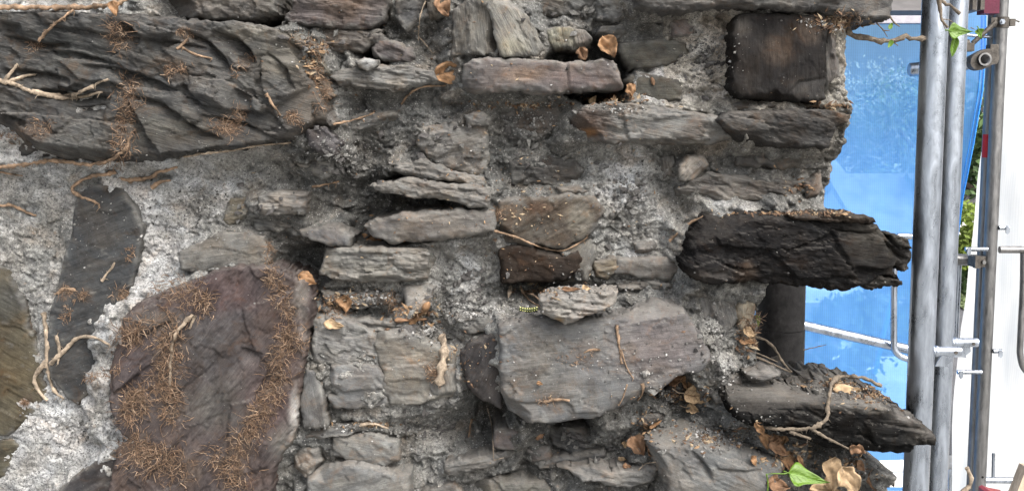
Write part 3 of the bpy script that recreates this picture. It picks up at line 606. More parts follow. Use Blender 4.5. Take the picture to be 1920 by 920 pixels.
stone([(1372,762),(1390,746),(1450,748),(1560,756),(1640,758),(1700,782),(1738,800),(1764,822),(1760,838),(1722,843),(1716,858),(1640,851),(1560,846),(1480,823),(1420,806),(1378,786)], 205, (.018,.018,.018), 'edge', 4, 7, (0,.0), 20, 9, depth=300, cap=True, chips=6, lam=14, top=14, warp=(4,40,.8,12), plates=[([(1400,770),(1520,775),(1560,800),(1420,800)],8,0,0),([(1620,790),(1740,810),(1740,838),(1640,835)],10,0,0)], label='black ledge stone with a paler top',
      patch=[(1740,815,40,16,(.11,.1,.09),.8),(1480,748,120,13,(.19,.18,.165),.95),(1640,758,90,14,(.19,.18,.165),.95),(1715,785,40,14,(.16,.15,.14),.9)], sk=2.4)  # top edge coloured much paler than the front
stone([(1335,742),(1346,730),(1370,735),(1368,755),(1342,760)], 96, (.36,.35,.335), 'block', 0, 3, E=8, depth=60)

# --- ragged flakes at the end of the long boulder, splinters elsewhere
for (P, h, c, k, a) in [
 ([(520,66),(560,60),(590,84),(600,104),(575,100),(545,84)], 124, (.22,.2,.165), 'edge', 35),
 ([(560,104),(596,104),(612,134),(598,142),(570,126)], 116, (.2,.185,.15), 'edge', 50),
 ([(575,150),(604,146),(620,180),(606,190),(584,172)], 112, (.21,.17,.13), 'edge', 40),
 ([(585,196),(612,196),(632,232),(620,240),(596,222)], 108, (.19,.17,.15), 'edge', 40),
 ([(566,246),(606,236),(632,262),(630,292),(600,288),(580,276)], 118, (.12,.11,.115), 'face', 40),
 ([(1668,440),(1706,446),(1712,466),(1690,470)], 150, (.06,.056,.05), 'edge', 20),
 ([(1600,528),(1650,518),(1700,530),(1690,537),(1636,545)], 132, (.05,.046,.042), 'edge', 6),
 ([(1480,402),(1560,398),(1640,408),(1650,420),(1560,416),(1490,412)], 150, (.075,.06,.05), 'edge', 4)]:
    stone(P, h, c, k, a, chips=3, E=10, lam=6, depth=90 if P[0][0] < 1400 else 160, cap=True, warp=(4,20,3,7))
# --- smaller fragments bedded in the mortar
for (P, h, c, k, a) in [
 ([(1200,700),(1230,752),(1262,712),(1300,704),(1325,730),(1270,760),(1215,770)], 40, (.08,.078,.076), 'block', 0),
 ([(1100,700),(1104,702),(1106,704)], 0, G, 'block', 0),
 ([(640,600),(700,598),(752,606),(744,620),(700,624),(650,614)], 58, (.26,.25,.235), 'edge', 8),
 ([(470,408),(520,410),(545,425),(520,440),(478,430)], 22, (.17,.165,.155), 'edge', 10),
 ([(985,840),(1030,838),(1040,862),(1000,872)], 44, (.22,.2,.19), 'block', 10),
 ([(1110,800),(1165,790),(1192,820),(1170,850),(1128,846)], 36, (.3,.3,.3), 'block', 40),
 ([(1040,350),(1110,345),(1118,362),(1050,366)], 34, (.28,.27,.25), 'edge', 3),
 ([(1150,520),(1230,526),(1270,534),(1255,548),(1160,546)], 40, (.24,.23,.215), 'edge', 5),
 ([(1186,455),(1228,452),(1244,470),(1200,478)], 32, (.3,.29,.275), 'block', 0),
 ([(848,596),(900,590),(936,604),(930,622),(866,628)], 60, (.22,.215,.205), 'block', 0),
 ([(1232,296),(1266,292),(1270,330),(1240,336)], 30, (.19,.175,.16), 'edge', 80),
 ([(1340,700),(1372,694),(1396,712),(1378,730),(1345,724)], 84, (.22,.21,.2), 'block', 10),
 ([(1400,700),(1440,694),(1470,704),(1440,716),(1405,716)], 110, (.2,.19,.18), 'edge', 2),
 ([(660,58),(716,62),(726,78),(690,84)], 44, (.15,.13,.12), 'edge', 20),
 ([(520,556),(560,556),(566,580),(530,590)], 20, (.2,.2,.19), 'block', 0),
 ([(800,690),(850,682),(872,722),(856,746),(806,742)], 80, (.23,.225,.21), 'face', 80),
 ([(1410,286),(1500,283),(1552,287),(1548,312),(1470,318),(1420,308)], 44, (.22,.21,.195), 'block', 0),
 ([(728,470),(800,474),(806,505),(770,512),(736,500)], 84, (.26,.245,.22), 'edge', 2),
 ([(1290,620),(1330,640),(1345,690),(1320,700),(1300,660)], 70, (.22,.21,.2), 'edge', 70)]:
    if h: stone(P, h, c, k, a, chips=3, E=9, depth=70)
# --- mortar: one continuous crumbling bed behind and between the stones
CT = [  # px, py, height mm, albedo, lime
(40,340,22,.42,.8),(40,400,16,.34,.5),(100,330,18,.45,.8),(100,420,14,.27,.4),(60,480,16,.36,.8),(30,450,10,.3,.5),(100,560,18,.4,.9),(75,610,10,.42,1),(330,340,22,.38,.5),(420,320,30,.42,.6),(380,380,16,.38,.4),(300,400,20,.5,.6),
(275,450,16,.52,.7),(350,450,18,.4,.4),(460,330,26,.38,.4),(265,520,22,.5,.8),(240,600,20,.46,1),(480,340,10,.24,.2),(500,425,-8,.18,.1),(420,450,20,.26,.2),(150,800,24,.5,1),(100,870,20,.48,1),(200,760,22,.5,1),(60,900,14,.46,1),(170,720,20,.46,1),(30,960,10,.4,1),(200,600,10,.4,1),
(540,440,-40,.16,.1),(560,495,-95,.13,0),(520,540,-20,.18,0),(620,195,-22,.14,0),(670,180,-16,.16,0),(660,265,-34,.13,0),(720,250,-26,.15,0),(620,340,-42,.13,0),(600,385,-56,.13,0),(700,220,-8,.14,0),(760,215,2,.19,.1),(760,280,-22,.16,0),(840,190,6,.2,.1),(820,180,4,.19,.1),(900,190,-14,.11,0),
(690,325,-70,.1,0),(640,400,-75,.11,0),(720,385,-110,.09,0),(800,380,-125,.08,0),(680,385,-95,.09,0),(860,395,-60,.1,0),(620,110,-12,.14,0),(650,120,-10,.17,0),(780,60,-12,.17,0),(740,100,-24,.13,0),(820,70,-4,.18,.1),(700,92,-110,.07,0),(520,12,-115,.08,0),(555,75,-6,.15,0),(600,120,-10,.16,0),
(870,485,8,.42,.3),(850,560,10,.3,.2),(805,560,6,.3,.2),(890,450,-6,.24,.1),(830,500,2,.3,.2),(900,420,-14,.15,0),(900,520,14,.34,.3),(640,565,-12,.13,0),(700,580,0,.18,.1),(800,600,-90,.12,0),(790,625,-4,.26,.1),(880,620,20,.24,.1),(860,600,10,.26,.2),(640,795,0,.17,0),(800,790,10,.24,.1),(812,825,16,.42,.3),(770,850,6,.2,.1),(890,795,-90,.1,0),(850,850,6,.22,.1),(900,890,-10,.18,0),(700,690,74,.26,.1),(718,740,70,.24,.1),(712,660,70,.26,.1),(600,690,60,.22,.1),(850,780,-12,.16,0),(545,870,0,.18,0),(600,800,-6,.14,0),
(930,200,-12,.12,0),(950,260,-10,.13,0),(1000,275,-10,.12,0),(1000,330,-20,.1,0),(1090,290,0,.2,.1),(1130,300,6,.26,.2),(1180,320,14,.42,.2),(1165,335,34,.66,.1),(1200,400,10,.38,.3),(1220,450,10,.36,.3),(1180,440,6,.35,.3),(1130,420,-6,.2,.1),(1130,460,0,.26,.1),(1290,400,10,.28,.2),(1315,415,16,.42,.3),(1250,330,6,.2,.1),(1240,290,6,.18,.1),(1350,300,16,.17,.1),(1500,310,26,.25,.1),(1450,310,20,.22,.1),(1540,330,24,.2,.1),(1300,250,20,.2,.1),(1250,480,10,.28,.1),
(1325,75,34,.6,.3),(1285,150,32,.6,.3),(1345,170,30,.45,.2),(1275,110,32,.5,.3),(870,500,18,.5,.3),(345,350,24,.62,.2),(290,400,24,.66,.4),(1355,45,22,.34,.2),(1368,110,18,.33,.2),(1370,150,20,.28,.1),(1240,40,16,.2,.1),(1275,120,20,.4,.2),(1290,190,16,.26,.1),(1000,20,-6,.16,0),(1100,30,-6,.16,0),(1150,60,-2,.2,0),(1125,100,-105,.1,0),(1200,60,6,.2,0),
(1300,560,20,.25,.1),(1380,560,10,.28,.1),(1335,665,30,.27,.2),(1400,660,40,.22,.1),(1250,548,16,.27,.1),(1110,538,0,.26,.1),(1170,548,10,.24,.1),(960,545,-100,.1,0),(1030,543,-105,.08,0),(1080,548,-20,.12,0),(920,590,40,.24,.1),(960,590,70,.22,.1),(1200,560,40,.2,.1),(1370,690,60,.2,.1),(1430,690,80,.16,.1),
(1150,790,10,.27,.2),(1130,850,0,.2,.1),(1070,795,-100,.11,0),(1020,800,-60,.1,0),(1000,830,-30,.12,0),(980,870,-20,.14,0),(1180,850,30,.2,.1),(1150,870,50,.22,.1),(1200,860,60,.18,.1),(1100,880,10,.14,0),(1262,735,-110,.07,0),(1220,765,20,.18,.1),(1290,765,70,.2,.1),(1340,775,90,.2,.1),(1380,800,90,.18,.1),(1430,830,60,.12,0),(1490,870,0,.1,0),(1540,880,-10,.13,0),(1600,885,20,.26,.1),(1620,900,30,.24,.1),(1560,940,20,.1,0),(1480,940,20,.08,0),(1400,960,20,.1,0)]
CTA = np.array(CT, float)
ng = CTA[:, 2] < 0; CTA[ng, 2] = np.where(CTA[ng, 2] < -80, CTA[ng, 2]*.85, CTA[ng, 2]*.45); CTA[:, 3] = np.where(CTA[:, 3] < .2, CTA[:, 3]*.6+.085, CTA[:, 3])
def interp(X, Y, k):
    num = np.zeros(X.shape); den = np.zeros(X.shape)
    for r in CTA:
        d2 = (X-r[0])**2+(Y-r[1])**2; wgt = 1/(d2*d2*np.sqrt(d2+1)+200.**2*100)+np.exp(-d2/(2*30.**2))*3e-6
        num += wgt*r[k]; den += wgt
    return num/den
def mort_h(X, Y, D, sd):
    wx = fbm(X/40, Y/40, 63, 3)*22; wy = fbm(X/40, Y/40, 64, 3)*22
    H = interp(X+wx, Y+wy, 2)
    cav = np.clip((H+55)/40, 0, 1)
    for poly, sh in REG:
        P = np.array(poly, float); m = 46
        j = np.where((X > P[:, 0].min()-m) & (X < P[:, 0].max()+m) & (Y > P[:, 1].min()-m) & (Y < P[:, 1].max()+m))
        if not len(j[0]): continue
        dx = -sdf(poly, X[j]+wx[j]*.25, Y[j]+wy[j]*.25)
        lap = sh*(.88+.22*wx[j]/14)-11-np.clip(dx, 0, None)*1.9
        up = (lap-H[j])*.7*cav[j]
        H[j] += np.maximum(0, up)
    H0 = H.copy(); LM = np.clip(interp(X+wx, Y+wy, 4), 0, 1)
    H += fbm(X/55, Y/45, sd+62, 4)*12 + ridged(X/24, Y/20, sd+63, 4)*5.5 + fbm(X/9, Y/9, sd+64, 3)*4.2
    p = pn(X/19, Y/17, sd+65); H += np.clip(p-.25, 0, 1)*15          # embedded lumps
    p = pn(X/15, Y/15, sd+66); H -= np.clip(p-.45, 0, 1)*24          # sockets where grit fell out
    for cu, cv, st, sl, sd2 in ((46, 24, 6, .5, 5), (19, 12, 3.2, .5, 6), (8, 6, 1.6, .5, 7)):
        r_, c_, e_ = cells(X+wx*.6, Y+wy*.6, cu, cv, st, sl, sd2)
        H += np.where(c_ > .42, r_-np.exp(-e_/.07)*st*.7, 0)
    p = terrace(fbm(X/38, Y/13, sd+67, 3)*.5+.5, 6, .2); H += p*8
    H = H0+(H-H0)*(1-.62*LM)*(.78+.5*fbm(X/90, Y/90, sd+71, 2))
    H += fbm(X/5, Y/5, sd+70, 2)*2.2*LM
    H -= 10*np.exp(-D/6)
    return H
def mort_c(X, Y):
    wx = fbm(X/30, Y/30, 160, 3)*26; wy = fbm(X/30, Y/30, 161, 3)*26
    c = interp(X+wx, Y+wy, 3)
    n = fbm(X/45, Y/45, 162, 4)
    c = c*(1+.45*n)*np.where(c > .25, 1-.16*np.clip(fbm(X/70, Y/60, 165, 4)*2+.1, 0, 1), 1)
    hx = fbm(X/40, Y/40, 63, 3)*22; hy = fbm(X/40, Y/40, 64, 3)*22
    for cu, cv, sd2, am in ((46, 24, 5, .5), (19, 12, 6, .45)):
        _, c_, e_ = cells(X+hx*.6, Y+hy*.6, cu, cv, 1, 0, sd2)
        am = am*(1-.75*np.clip(interp(X, Y, 4), 0, 1))
        c = np.where(c_ > .42, c*(1-am/2+am*((c_*7.3) % 1)), c)
    tint = np.where(X > 1240, 1., 0)*np.exp(-((Y-120)/150)**2)
    blu = np.clip((c-.3)/.2, 0, 1)
    t2 = fbm(X/60, Y/60, 163, 3)
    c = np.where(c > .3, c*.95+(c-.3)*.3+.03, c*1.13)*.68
    return np.stack([c*(.985+.05*tint+.06*t2-.01*blu), c*(.985-.01*tint), c*(.95-.09*tint-.06*t2+.05*blu)], 1)
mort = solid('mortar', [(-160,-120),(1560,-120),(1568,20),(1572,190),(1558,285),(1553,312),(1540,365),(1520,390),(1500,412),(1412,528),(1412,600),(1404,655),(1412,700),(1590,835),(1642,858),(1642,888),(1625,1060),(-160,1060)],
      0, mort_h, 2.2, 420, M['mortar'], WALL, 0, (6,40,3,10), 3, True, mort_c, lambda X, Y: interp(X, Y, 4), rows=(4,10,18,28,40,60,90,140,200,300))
# ---------------------------------------------------------------- things that lie on, cling to or hang from the wall
def loose(poly, h, col, label, name='loose_rock', cat='rock', **k):
    k.setdefault('depth', 60)
    o = stone(poly, h, col, parent=False, cap=True, name=name, **k); REG.pop(); tag(o, label, cat); return o
loose([(1012,562),(1040,549),(1100,547),(1162,551),(1160,575),(1112,590),(1062,613),(1045,602),(1012,590)], 176, (.36,.34,.31), 'pale layered rock lying loose on top of the broad grey slab', kind='edge', ang=4, lam=6, E=14, patch=[(1100,590,30,14,(.42,.38,.34),.9),(1048,602,9,9,(.4,.27,.12),.9)])
loose([(786,618),(805,610),(818,618),(812,632),(792,634)], 40, (.46,.46,.46), 'small whitish stone chip in the littered hollow below the curled brown bark', kind='block', amp=2, depth=20, E=6, step=2, name='stone_chip', cat='stone chip')
loose([(1205,700),(1212,694),(1220,700),(1216,710),(1206,709)], 162, (.5,.48,.45), 'tiny pale chip on the purple half of the broad slab', kind='block', amp=1, depth=12, E=3, step=1.5, name='stone_chip', cat='stone chip')
bpy.context.view_layer.update()
DG = bpy.context.evaluated_depsgraph_get()
def hit(px, py, fallback=-.05):
    d = ray(px, py)
    ok, loc, nor, i, ob, m = S.ray_cast(DG, CAM+d*.2, d, distance=3.2)
    if ok: return loc.copy(), nor.copy()
    return at(px, py, fallback), Vector((0, -1, 0))
def on_surf(P, r, step=5, follow=2, lift=.3):
    Q = catmull([Vector((x, y, 0)) for x, y in P], step); ys = [hit(q.x, q.y)[0].y for q in Q]
    n = len(ys); ym = [min(ys[max(0, i-follow):i+follow+1]) for i in range(n)]
    for _ in range(3): ym = [(ym[max(0, i-1)]+ym[i]*2+ym[min(n-1, i+1)])/4 for i in range(n)]
    return [at(q.x, q.y, y-r*lift) for q, y in zip(Q, ym)]
GR_ROOT = 'dead ivy roots clinging to the wall'
def root(P, r, label, mat='root', taper=.6, y=None, name='root', group=None, cat='root', follow=2, extra=(), lift=0, jit=.2):
    r *= .00078
    def pts(P): return [at(*p, y) for p in [(q.x, q.y) for q in catmull([Vector((a, b, 0)) for a, b in P], 6)]] if y is not None else on_surf(P, r, follow=follow, lift=lift)
    mb = MB()
    W = pts(P); n = len(W)
    kn = [1+.3*math.sin(i*1.1+len(W))*random.random()+(.55 if random.random() < .09 else 0)-(.25 if random.random() < .1 else 0) for i in range(n)]
    W = [w+Vector((random.uniform(-1, 1), 0, random.uniform(-1, 1)))*r*.35 for w in W]
    mb.tube(W, [max(r*.25, r*(1-(1-taper)*i/max(1, n-1))*kn[i]) for i in range(n)], 8, jit)
    for (E, er) in extra:
        W = pts(E); n = len(W); er /= 1000
        mb.tube(W, [max(er*.25, er*(1-.5*i/max(1, n-1))*random.uniform(.85, 1.2)) for i in range(n)], 7, jit)
    # short side hairs
    for i in range(0, len(mb.v)-8, max(6, int(40/(r*1000+1)))):
        if y is None and random.random() < .5:
            p = Vector(mb.v[i]); d = Vector((random.uniform(-1, 1), random.uniform(-.5, 0), random.uniform(-1, 1))).normalized()
            L = random.uniform(.003, .010); mb.tube([p, p+d*L*.6, p+d*L+Vector((0, 0, -.002))], [.0007, .0005, .0002], 3, caps=False)
    o = mb.build(name, M[mat]); tag(o, label, cat, group)
    return o
root([(-40,16),(0,15),(60,14),(140,15),(200,10),(238,0),(262,-10)], 6.5, 'thick tan root running along the dark gap above the long dark boulder', y=-.12)
root([(72,78),(95,52),(115,35),(137,20)], 3.6, 'straight slanting tan root rising to the top of the dark boulder')
root([(-30,148),(0,152),(30,160),(60,172),(100,179),(140,176),(172,162),(202,148)], 5, 'long forked greyish tan root sweeping across the dark boulder', mat='pale_root', extra=[([(60,171),(110,183),(150,182),(192,172)], 4.5), ([(8,152),(24,132),(33,120)], 4), ([(18,153),(45,143),(66,140)], 4)])
root([(-30,318),(0,314),(60,306),(110,301),(160,308),(200,302),(232,282),(246,255)], 5.5, 'brown root curving up along the underside of the dark boulder')
root([(-20,320),(10,324),(42,330)], 3, 'short thin root under the curved brown root')
root([(216,325),(180,328),(150,340),(134,355),(150,368),(176,376),(188,389)], 5, 'hooked tan root bending back above the smooth flush stone')
root([(228,336),(270,336),(300,322),(332,312)], 5.5, 'stubby root with a pale cut end beside the hooked root', extra=[([(285,352),(300,341),(320,338)], 4)])
root([(345,293),(400,286),(440,281),(490,272),(545,268)], 3.2, 'slender pale root along the lower edge of the dark boulder', mat='pale_root')
root([(-20,388),(20,385),(50,398),(68,403)], 4, 'short orange root on the pale mortar by the left edge'.replace('left edge', 'hooked root and the smooth stone'))
root([(82,586),(88,640),(88,680),(95,715),(105,735),(120,746)], 5.5, 'branching upright root across the smooth flush stone and mortar', mat='pale_root', extra=[([(88,676),(68,700),(65,716),(75,736),(89,750)], 5), ([(95,682),(125,652),(146,633),(176,632),(206,646)], 4.5), ([(105,628),(111,655),(108,682)], 3.5)])
root([(107,550),(122,541),(142,545)], 4.5, 'stubby orange root piece on the middle of the smooth flush stone')
root([(190,526),(205,507),(216,492)], 3.4, 'short slanting root piece on the smooth flush stone', mat='pale_root')
root([(362,590),(348,602),(332,622),(322,650),(320,690),(320,730)], 4.6, 'pale broken root emerging from the rootlets on the purple boulder', mat='pale_root', extra=[([(366,592),(355,616)], 3)])
root([(332,92),(342,82),(352,75)], 4, 'stubby tan root above the rootlets on the dark boulder', extra=[([(340,88),(365,102),(398,110)], 2.6)])
root([(500,176),(512,198),(526,217)], 3, 'thin tan root near the flaky end of the dark boulder')
root([(753,196),(762,182),(780,168),(800,162),(836,160)], 2.6, 'thin curved root below the laminated pale stone', taper=.8)
root([(798,2),(788,30),(785,60),(784,76)], 1.4, 'bent straw-coloured stem near the top of the wall', mat='pale_root', extra=[([(786,70),(800,86),(812,101)], 1.2)], name='dry_stem', cat='stem', lift=4)
root([(624,233),(650,228),(680,220),(702,212)], 2.6, 'thin orange root on the flat stone beside the dark boulder')
root([(585,350),(610,346),(636,340)], 2.8, 'thin root sticking out above the lime-coated stone')
root([(926,432),(970,445),(1010,462),(1050,470),(1075,462),(1102,444)], 2.4, 'looping thin root hanging across the rusty brown stone', taper=.8, lift=1.5)
root([(674,797),(700,793),(728,803)], 4, 'stubby pale root below the broken grey stone', mat='pale_root')
root([(1157,608),(1160,640),(1166,682)], 3.8, 'upright split root stuck to the broad grey slab', extra=[([(1164,655),(1176,690),(1188,709)], 1.8), ([(1176,720),(1168,745),(1160,760)], 1.6)])
root([(1204,717),(1207,731),(1196,750)], 4, 'short curled root at the broken lower edge of the broad slab')
root([(1018,753),(1045,748),(1068,751)], 3.6, 'short orange root near the bottom of the broad slab', taper=.8)
root([(1125,655),(1105,655),(1095,662)], 2.5, 'small root fragment in the middle of the broad slab')
root([(976,536),(984,553),(1000,568),(1014,574)], 2.6, 'forked root beside the yellow-spotted caterpillar', extra=[([(984,549),(1000,553),(1012,562)], 2)])
root([(1400,630),(1430,634),(1452,652),(1466,675),(1484,696)], 4, 'arching brown root in front of the black pipe', y=-.03, mat='grey_twig', extra=[([(1395,662),(1425,672),(1455,685),(1482,697)], 3), ([(1396,655),(1420,662),(1458,678)], 2)])
root([(1652,724),(1625,710),(1600,706),(1576,707),(1560,716),(1555,740),(1552,765),(1552,780),(1540,795),(1510,803),(1460,803),(1418,797)], 4.4, 'long root draped over the black ledge stone and under its front', mat='grey_twig', taper=.9, extra=[([(1480,808),(1500,815),(1520,822)], 4), ([(1516,800),(1550,820),(1580,835),(1602,846)], 3)], follow=3)
root([(1588,58),(1606,68),(1640,75),(1670,77),(1692,70),(1700,68),(1708,74),(1728,74),(1765,76)], 7, 'bare grey ivy branch reaching out from the wall end to the scaffold tubes', mat='grey_twig', y=-.01, name='bare_branch', cat='branch', taper=.7, extra=[([(1640,32),(1645,45),(1655,55),(1664,70)], 1.6), ([(1655,57),(1668,58)], 1.2), ([(1668,30),(1676,42),(1687,50)], 1.8), ([(1676,80),(1684,86)], 1.4)], jit=.1)
root([(1752,-40),(1764,0),(1780,10),(1792,20),(1801,26)], 4.2, 'green-brown ivy twig hanging in front of the scaffold tubes', mat='grey_twig', y=-.12, name='ivy_twig', cat='twig', taper=.9, extra=[([(1760,-4),(1764,25),(1766,38),(1777,52)], 4), ([(1766,36),(1780,38),(1790,45)], 1), ([(1764,34),(1774,60)], 1), ([(1820,52),(1829,56)], 1)], jit=.08)
root([(1197,881),(1210,869),(1230,865)], 1.5, 'curved pale leaf stem beside the curled brown leaves', mat='pale_root', name='dry_stem', cat='stem', lift=2)
root([(914,765),(922,800),(926,862)], 1.1, 'thin upright dry stalk under the broad slab', mat='pale_root', name='dry_stem', cat='stem', lift=5, extra=[([(926,862),(945,857)], 1.1)])
root([(884,784),(881,805),(878,826)], 3, 'short upright root left of the thin dry stalk'.replace('left of', 'beside'))
root([(1256,452),(1264,444),(1271,436)], 3, 'short orange root chip in the white mortar under the laminated stone')
root([(1292,420),(1304,412),(1318,405)], 3, 'orange root chip where white mortar meets the great dark stone')
root([(1436,888),(1460,887),(1490,889)], 1.5, 'green ivy stem joined to the bright green leaf', mat='leaf_green', y=-.235, name='ivy_shoot', cat='stem', taper=.8, extra=[([(1437,888),(1440,905),(1438,935)], 1.2)])
root([(1506,656),(1530,650),(1550,646)], 1.6, 'thin dark twig poking out past the black pipe', mat='grey_twig', y=.3, name='dark_twig', cat='twig')
# bark strips
def strip(P, wd, th, label, y=None, mat='pale_root', name='bark_strip'):
    W = on_surf(P, .003, 4, 2, 1.2); mb = MB(); vs = []
    for i, p in enumerate(W):
        t = (W[min(i+1, len(W)-1)]-W[max(i-1, 0)]).normalized(); s = t.cross(Vector((0, -1, 0))).normalized()
        ww = wd/1000*(.75+.25*math.sin(i*.9)+random.uniform(-.08, .08))*(1 if 0 < i < len(W)-1 else .4)
        for k in range(5): a = (k/4-.5)*2; vs.append(p+s*a*ww/2+Vector((0, -1, 0))*(1-a*a)*th/1000)
    n = len(W); fs = [(i*5+k, i*5+k+1, i*5+k+6, i*5+k+5) for i in range(n-1) for k in range(4)]
    bk = [v+Vector((0, .002, 0)) for v in vs]; b = len(vs)
    fs += [tuple(b+j for j in f[::-1]) for f in fs]
    fs += [(i*5, (i+1)*5, b+(i+1)*5, b+i*5) for i in range(n-1)]+[((i+1)*5+4, i*5+4, b+i*5+4, b+(i+1)*5+4) for i in range(n-1)]
    mb.add(vs+bk, fs, True); tag(mb.build(name, M[mat]), label, 'bark strip')
strip([(826,626),(833,650),(828,690),(823,722)], 20, 4, 'upright straw-coloured bark strip stuck on the broken grey stone')
strip([(768,606),(785,590),(806,566)], 15, 6, 'curled brown bark flake leaning in the littered hollow', mat='leaf')
strip([(740,600),(765,600),(800,598)], 10, 4, 'brown bark flake lying flat in the littered hollow', mat='leaf_brown')
strip([(958,535),(955,548),(953,558)], 8, 2, 'small straw bark piece standing beside the rusty brown stone')
strip([(1222,145),(1226,160)], 8, 2, 'tiny bark piece on the olive stone beside the white mortar', mat='leaf_brown')

# rootlet mats: fine hair roots where the ivy clung, each mat one thing
def mat_of_rootlets(P, wpx, n, length, label, mats=('rootlet', 'rootlet_dark'), spread=1.0, pale=.0):
    random.seed(int(P[0][0]*3+P[0][1])); mb = MB(); Q = catmull([Vector((x, y, 0)) for x, y in P], 4) if len(P) > 1 else [Vector((P[0][0], P[0][1], 0))]
    cl = [random.choice(Q)+Vector((random.gauss(0, wpx*.45), random.gauss(0, wpx*.45), 0)) for _ in range(max(3, n//16))]
    for i in range(n):
        if random.random() < .75: c = random.choice(cl); px = c.x+random.gauss(0, wpx*.3); py = c.y+random.gauss(0, wpx*.3)
        else: c = random.choice(Q); px = c.x+random.gauss(0, wpx*.5); py = c.y+random.gauss(0, wpx*.5)
        p, nn = hit(px, py)
        out = Vector((px-c.x, 0, -(py-c.y))); out = out.normalized() if out.length > .1 else Vector((random.uniform(-1, 1), 0, random.uniform(-1, 1)))
        d = (out*.8*spread + Vector((random.gauss(0, .6), -abs(random.gauss(0, .22))-.05, random.gauss(0, .6)))+nn*.25).normalized()
        L = length/1000*random.uniform(.25, .95); pts = [p]; q = p.copy()
        cu_ = Vector((random.gauss(0, .5), random.gauss(0, .12), random.gauss(0, .5)))
        for k in range(4):
            d = (d+cu_*.6+Vector((random.gauss(0, .3), random.gauss(0, .12)+.03, random.gauss(0, .3)-.05))).normalized(); q = q+d*L/4; pts.append(q.copy())
        L *= random.choice((.4, .8, 1, 1.3)); r = random.choice((.00025, .00035, .0005, .0008))
        mb.tube(pts, [r*1.3, r, r*.9, r*.7, r*.3], 3, caps=False)
    o = mb.build('rootlet_mat', [M['rootlet'], M['rootlet_dark'], M['rootlet_pale']])
    for k, f in enumerate(o.data.polygons):
        f.material_index = (0, 1, 2, 1, 0)[(k//12) % 5]
    tag(o, label, 'rootlets')
RM = [([(215,58),(235,75)], 24, 120, 20, 'rust-brown rootlet mat on the upper part of the dark boulder'),
([(62,84)], 9, 60, 18, 'star-shaped rootlet tuft at the foot of the slanting tan root'),
([(238,148),(242,190),(236,230),(230,270),(216,302)], 20, 520, 20, 'long upright mat of rust-brown rootlets crossing the middle of the dark boulder'),
([(340,62),(355,66)], 9, 50, 12, 'small rootlet tuft near the top edge of the dark boulder'),
([(312,132),(352,124)], 9, 90, 13, 'flat orange-brown rootlet tuft on the dark boulder under the stubby root'),
([(410,232),(450,245)], 12, 180, 20, 'spreading rootlet mat near the lower edge of the dark boulder'),
([(440,200),(452,222)], 10, 60, 14, 'rootlet tuft close to the thin tan root on the dark boulder'),
([(548,222)], 12, 80, 13, 'round rootlet tuft near the flaky end of the dark boulder'),
([(562,62),(590,108),(604,160),(615,200)], 13, 210, 16, 'rootlets fringing the flaky end of the dark boulder'),
([(-10,262),(60,245),(90,240)], 12, 120, 14, 'low rootlet band beside the curving brown root'),
([(470,110),(445,130),(440,140)], 9, 60, 12, 'rootlet tuft in the dark crack of the boulder'),
([(312,600),(318,660),(306,720),(322,775)], 26, 900, 26, 'dense shaggy rootlet mat hanging down the purple boulder'),
([(300,540),(370,545),(384,578)], 22, 330, 24, 'shaggy rootlet mat over the top of the purple boulder'),
([(265,610),(225,640)], 22, 200, 26, 'pale combed rootlets on the edge of the purple boulder'),
([(262,740),(240,790)], 22, 260, 30, 'long combed rootlets fanning out from the dense shaggy mat'),
([(508,510),(528,560),(545,598)], 14, 260, 17, 'narrow rust rootlet mat near the top corner of the purple boulder'),
([(545,615),(540,655),(516,676)], 22, 480, 20, 'bushy rust rootlet mat at mid height on the purple boulder edge'),
([(525,700),(505,750),(475,800),(440,840)], 22, 900, 20, 'widest rust rootlet mat running diagonally down the purple boulder'),
([(400,860),(440,880),(450,905)], 26, 420, 20, 'tangled rootlets at the foot of the diagonal mat'),
([(240,830),(290,860),(350,880)], 30, 620, 26, 'sprawling rootlet mat at the foot of the purple boulder'),
([(118,548),(162,552)], 12, 90, 13, 'rootlet tuft under the stubby orange root piece'),
([(228,545),(232,555)], 12, 80, 15, 'rootlet tuft at the edge of the smooth flush stone'),
([(238,478),(245,472)], 9, 50, 10, 'small rootlet tuft near the upper edge of the smooth flush stone'),
([(125,575),(122,590)], 10, 60, 11, 'faint rootlet tuft low on the smooth flush stone'),
([(160,710),(200,700),(236,690)], 9, 120, 11, 'thin rootlet line along the foot of the smooth flush stone'),
([(504,450),(506,490)], 9, 110, 12, 'upright rootlet tuft above the purple boulder'),
([(48,753)], 3, 110, 12, 'rootlet tuft on the olive stone'),
([(1552,42),(1600,36)], 10, 160, 18, 'frayed fibres wedged under the long capping slab'),
([(812,692),(822,702)], 13, 120, 16, 'rust rootlet tuft beside the straw-coloured bark strip'),
([(930,392),(930,412)], 8, 70, 11, 'rootlet tuft in the joint beside the rusty brown stone'),
([(640,575),(620,590)], 14, 120, 18, 'tangled rootlets in the littered joint below the laminated stone'),
([(735,560),(742,575)], 12, 110, 15, 'brown rootlets beside the pale slanting stone'),
([(1410,600),(1395,625)], 12, 120, 22, 'dry fibres hanging at the buff rendered edge'),
([(1100,655),(1060,680)], 16, 60, 9, 'sparse rootlet traces on the broad slab'),
([(1010,752),(1050,748)], 8, 60, 9, 'rootlet fringe around the short orange root on the broad slab'),
([(590,100),(610,68)], 8, 50, 12, 'rootlet wisp in the joint beside the flaky boulder end')]
M['rootlet_pale'] = simple('pale_rootlet', (.23, .165, .115), .9, .4, 120)
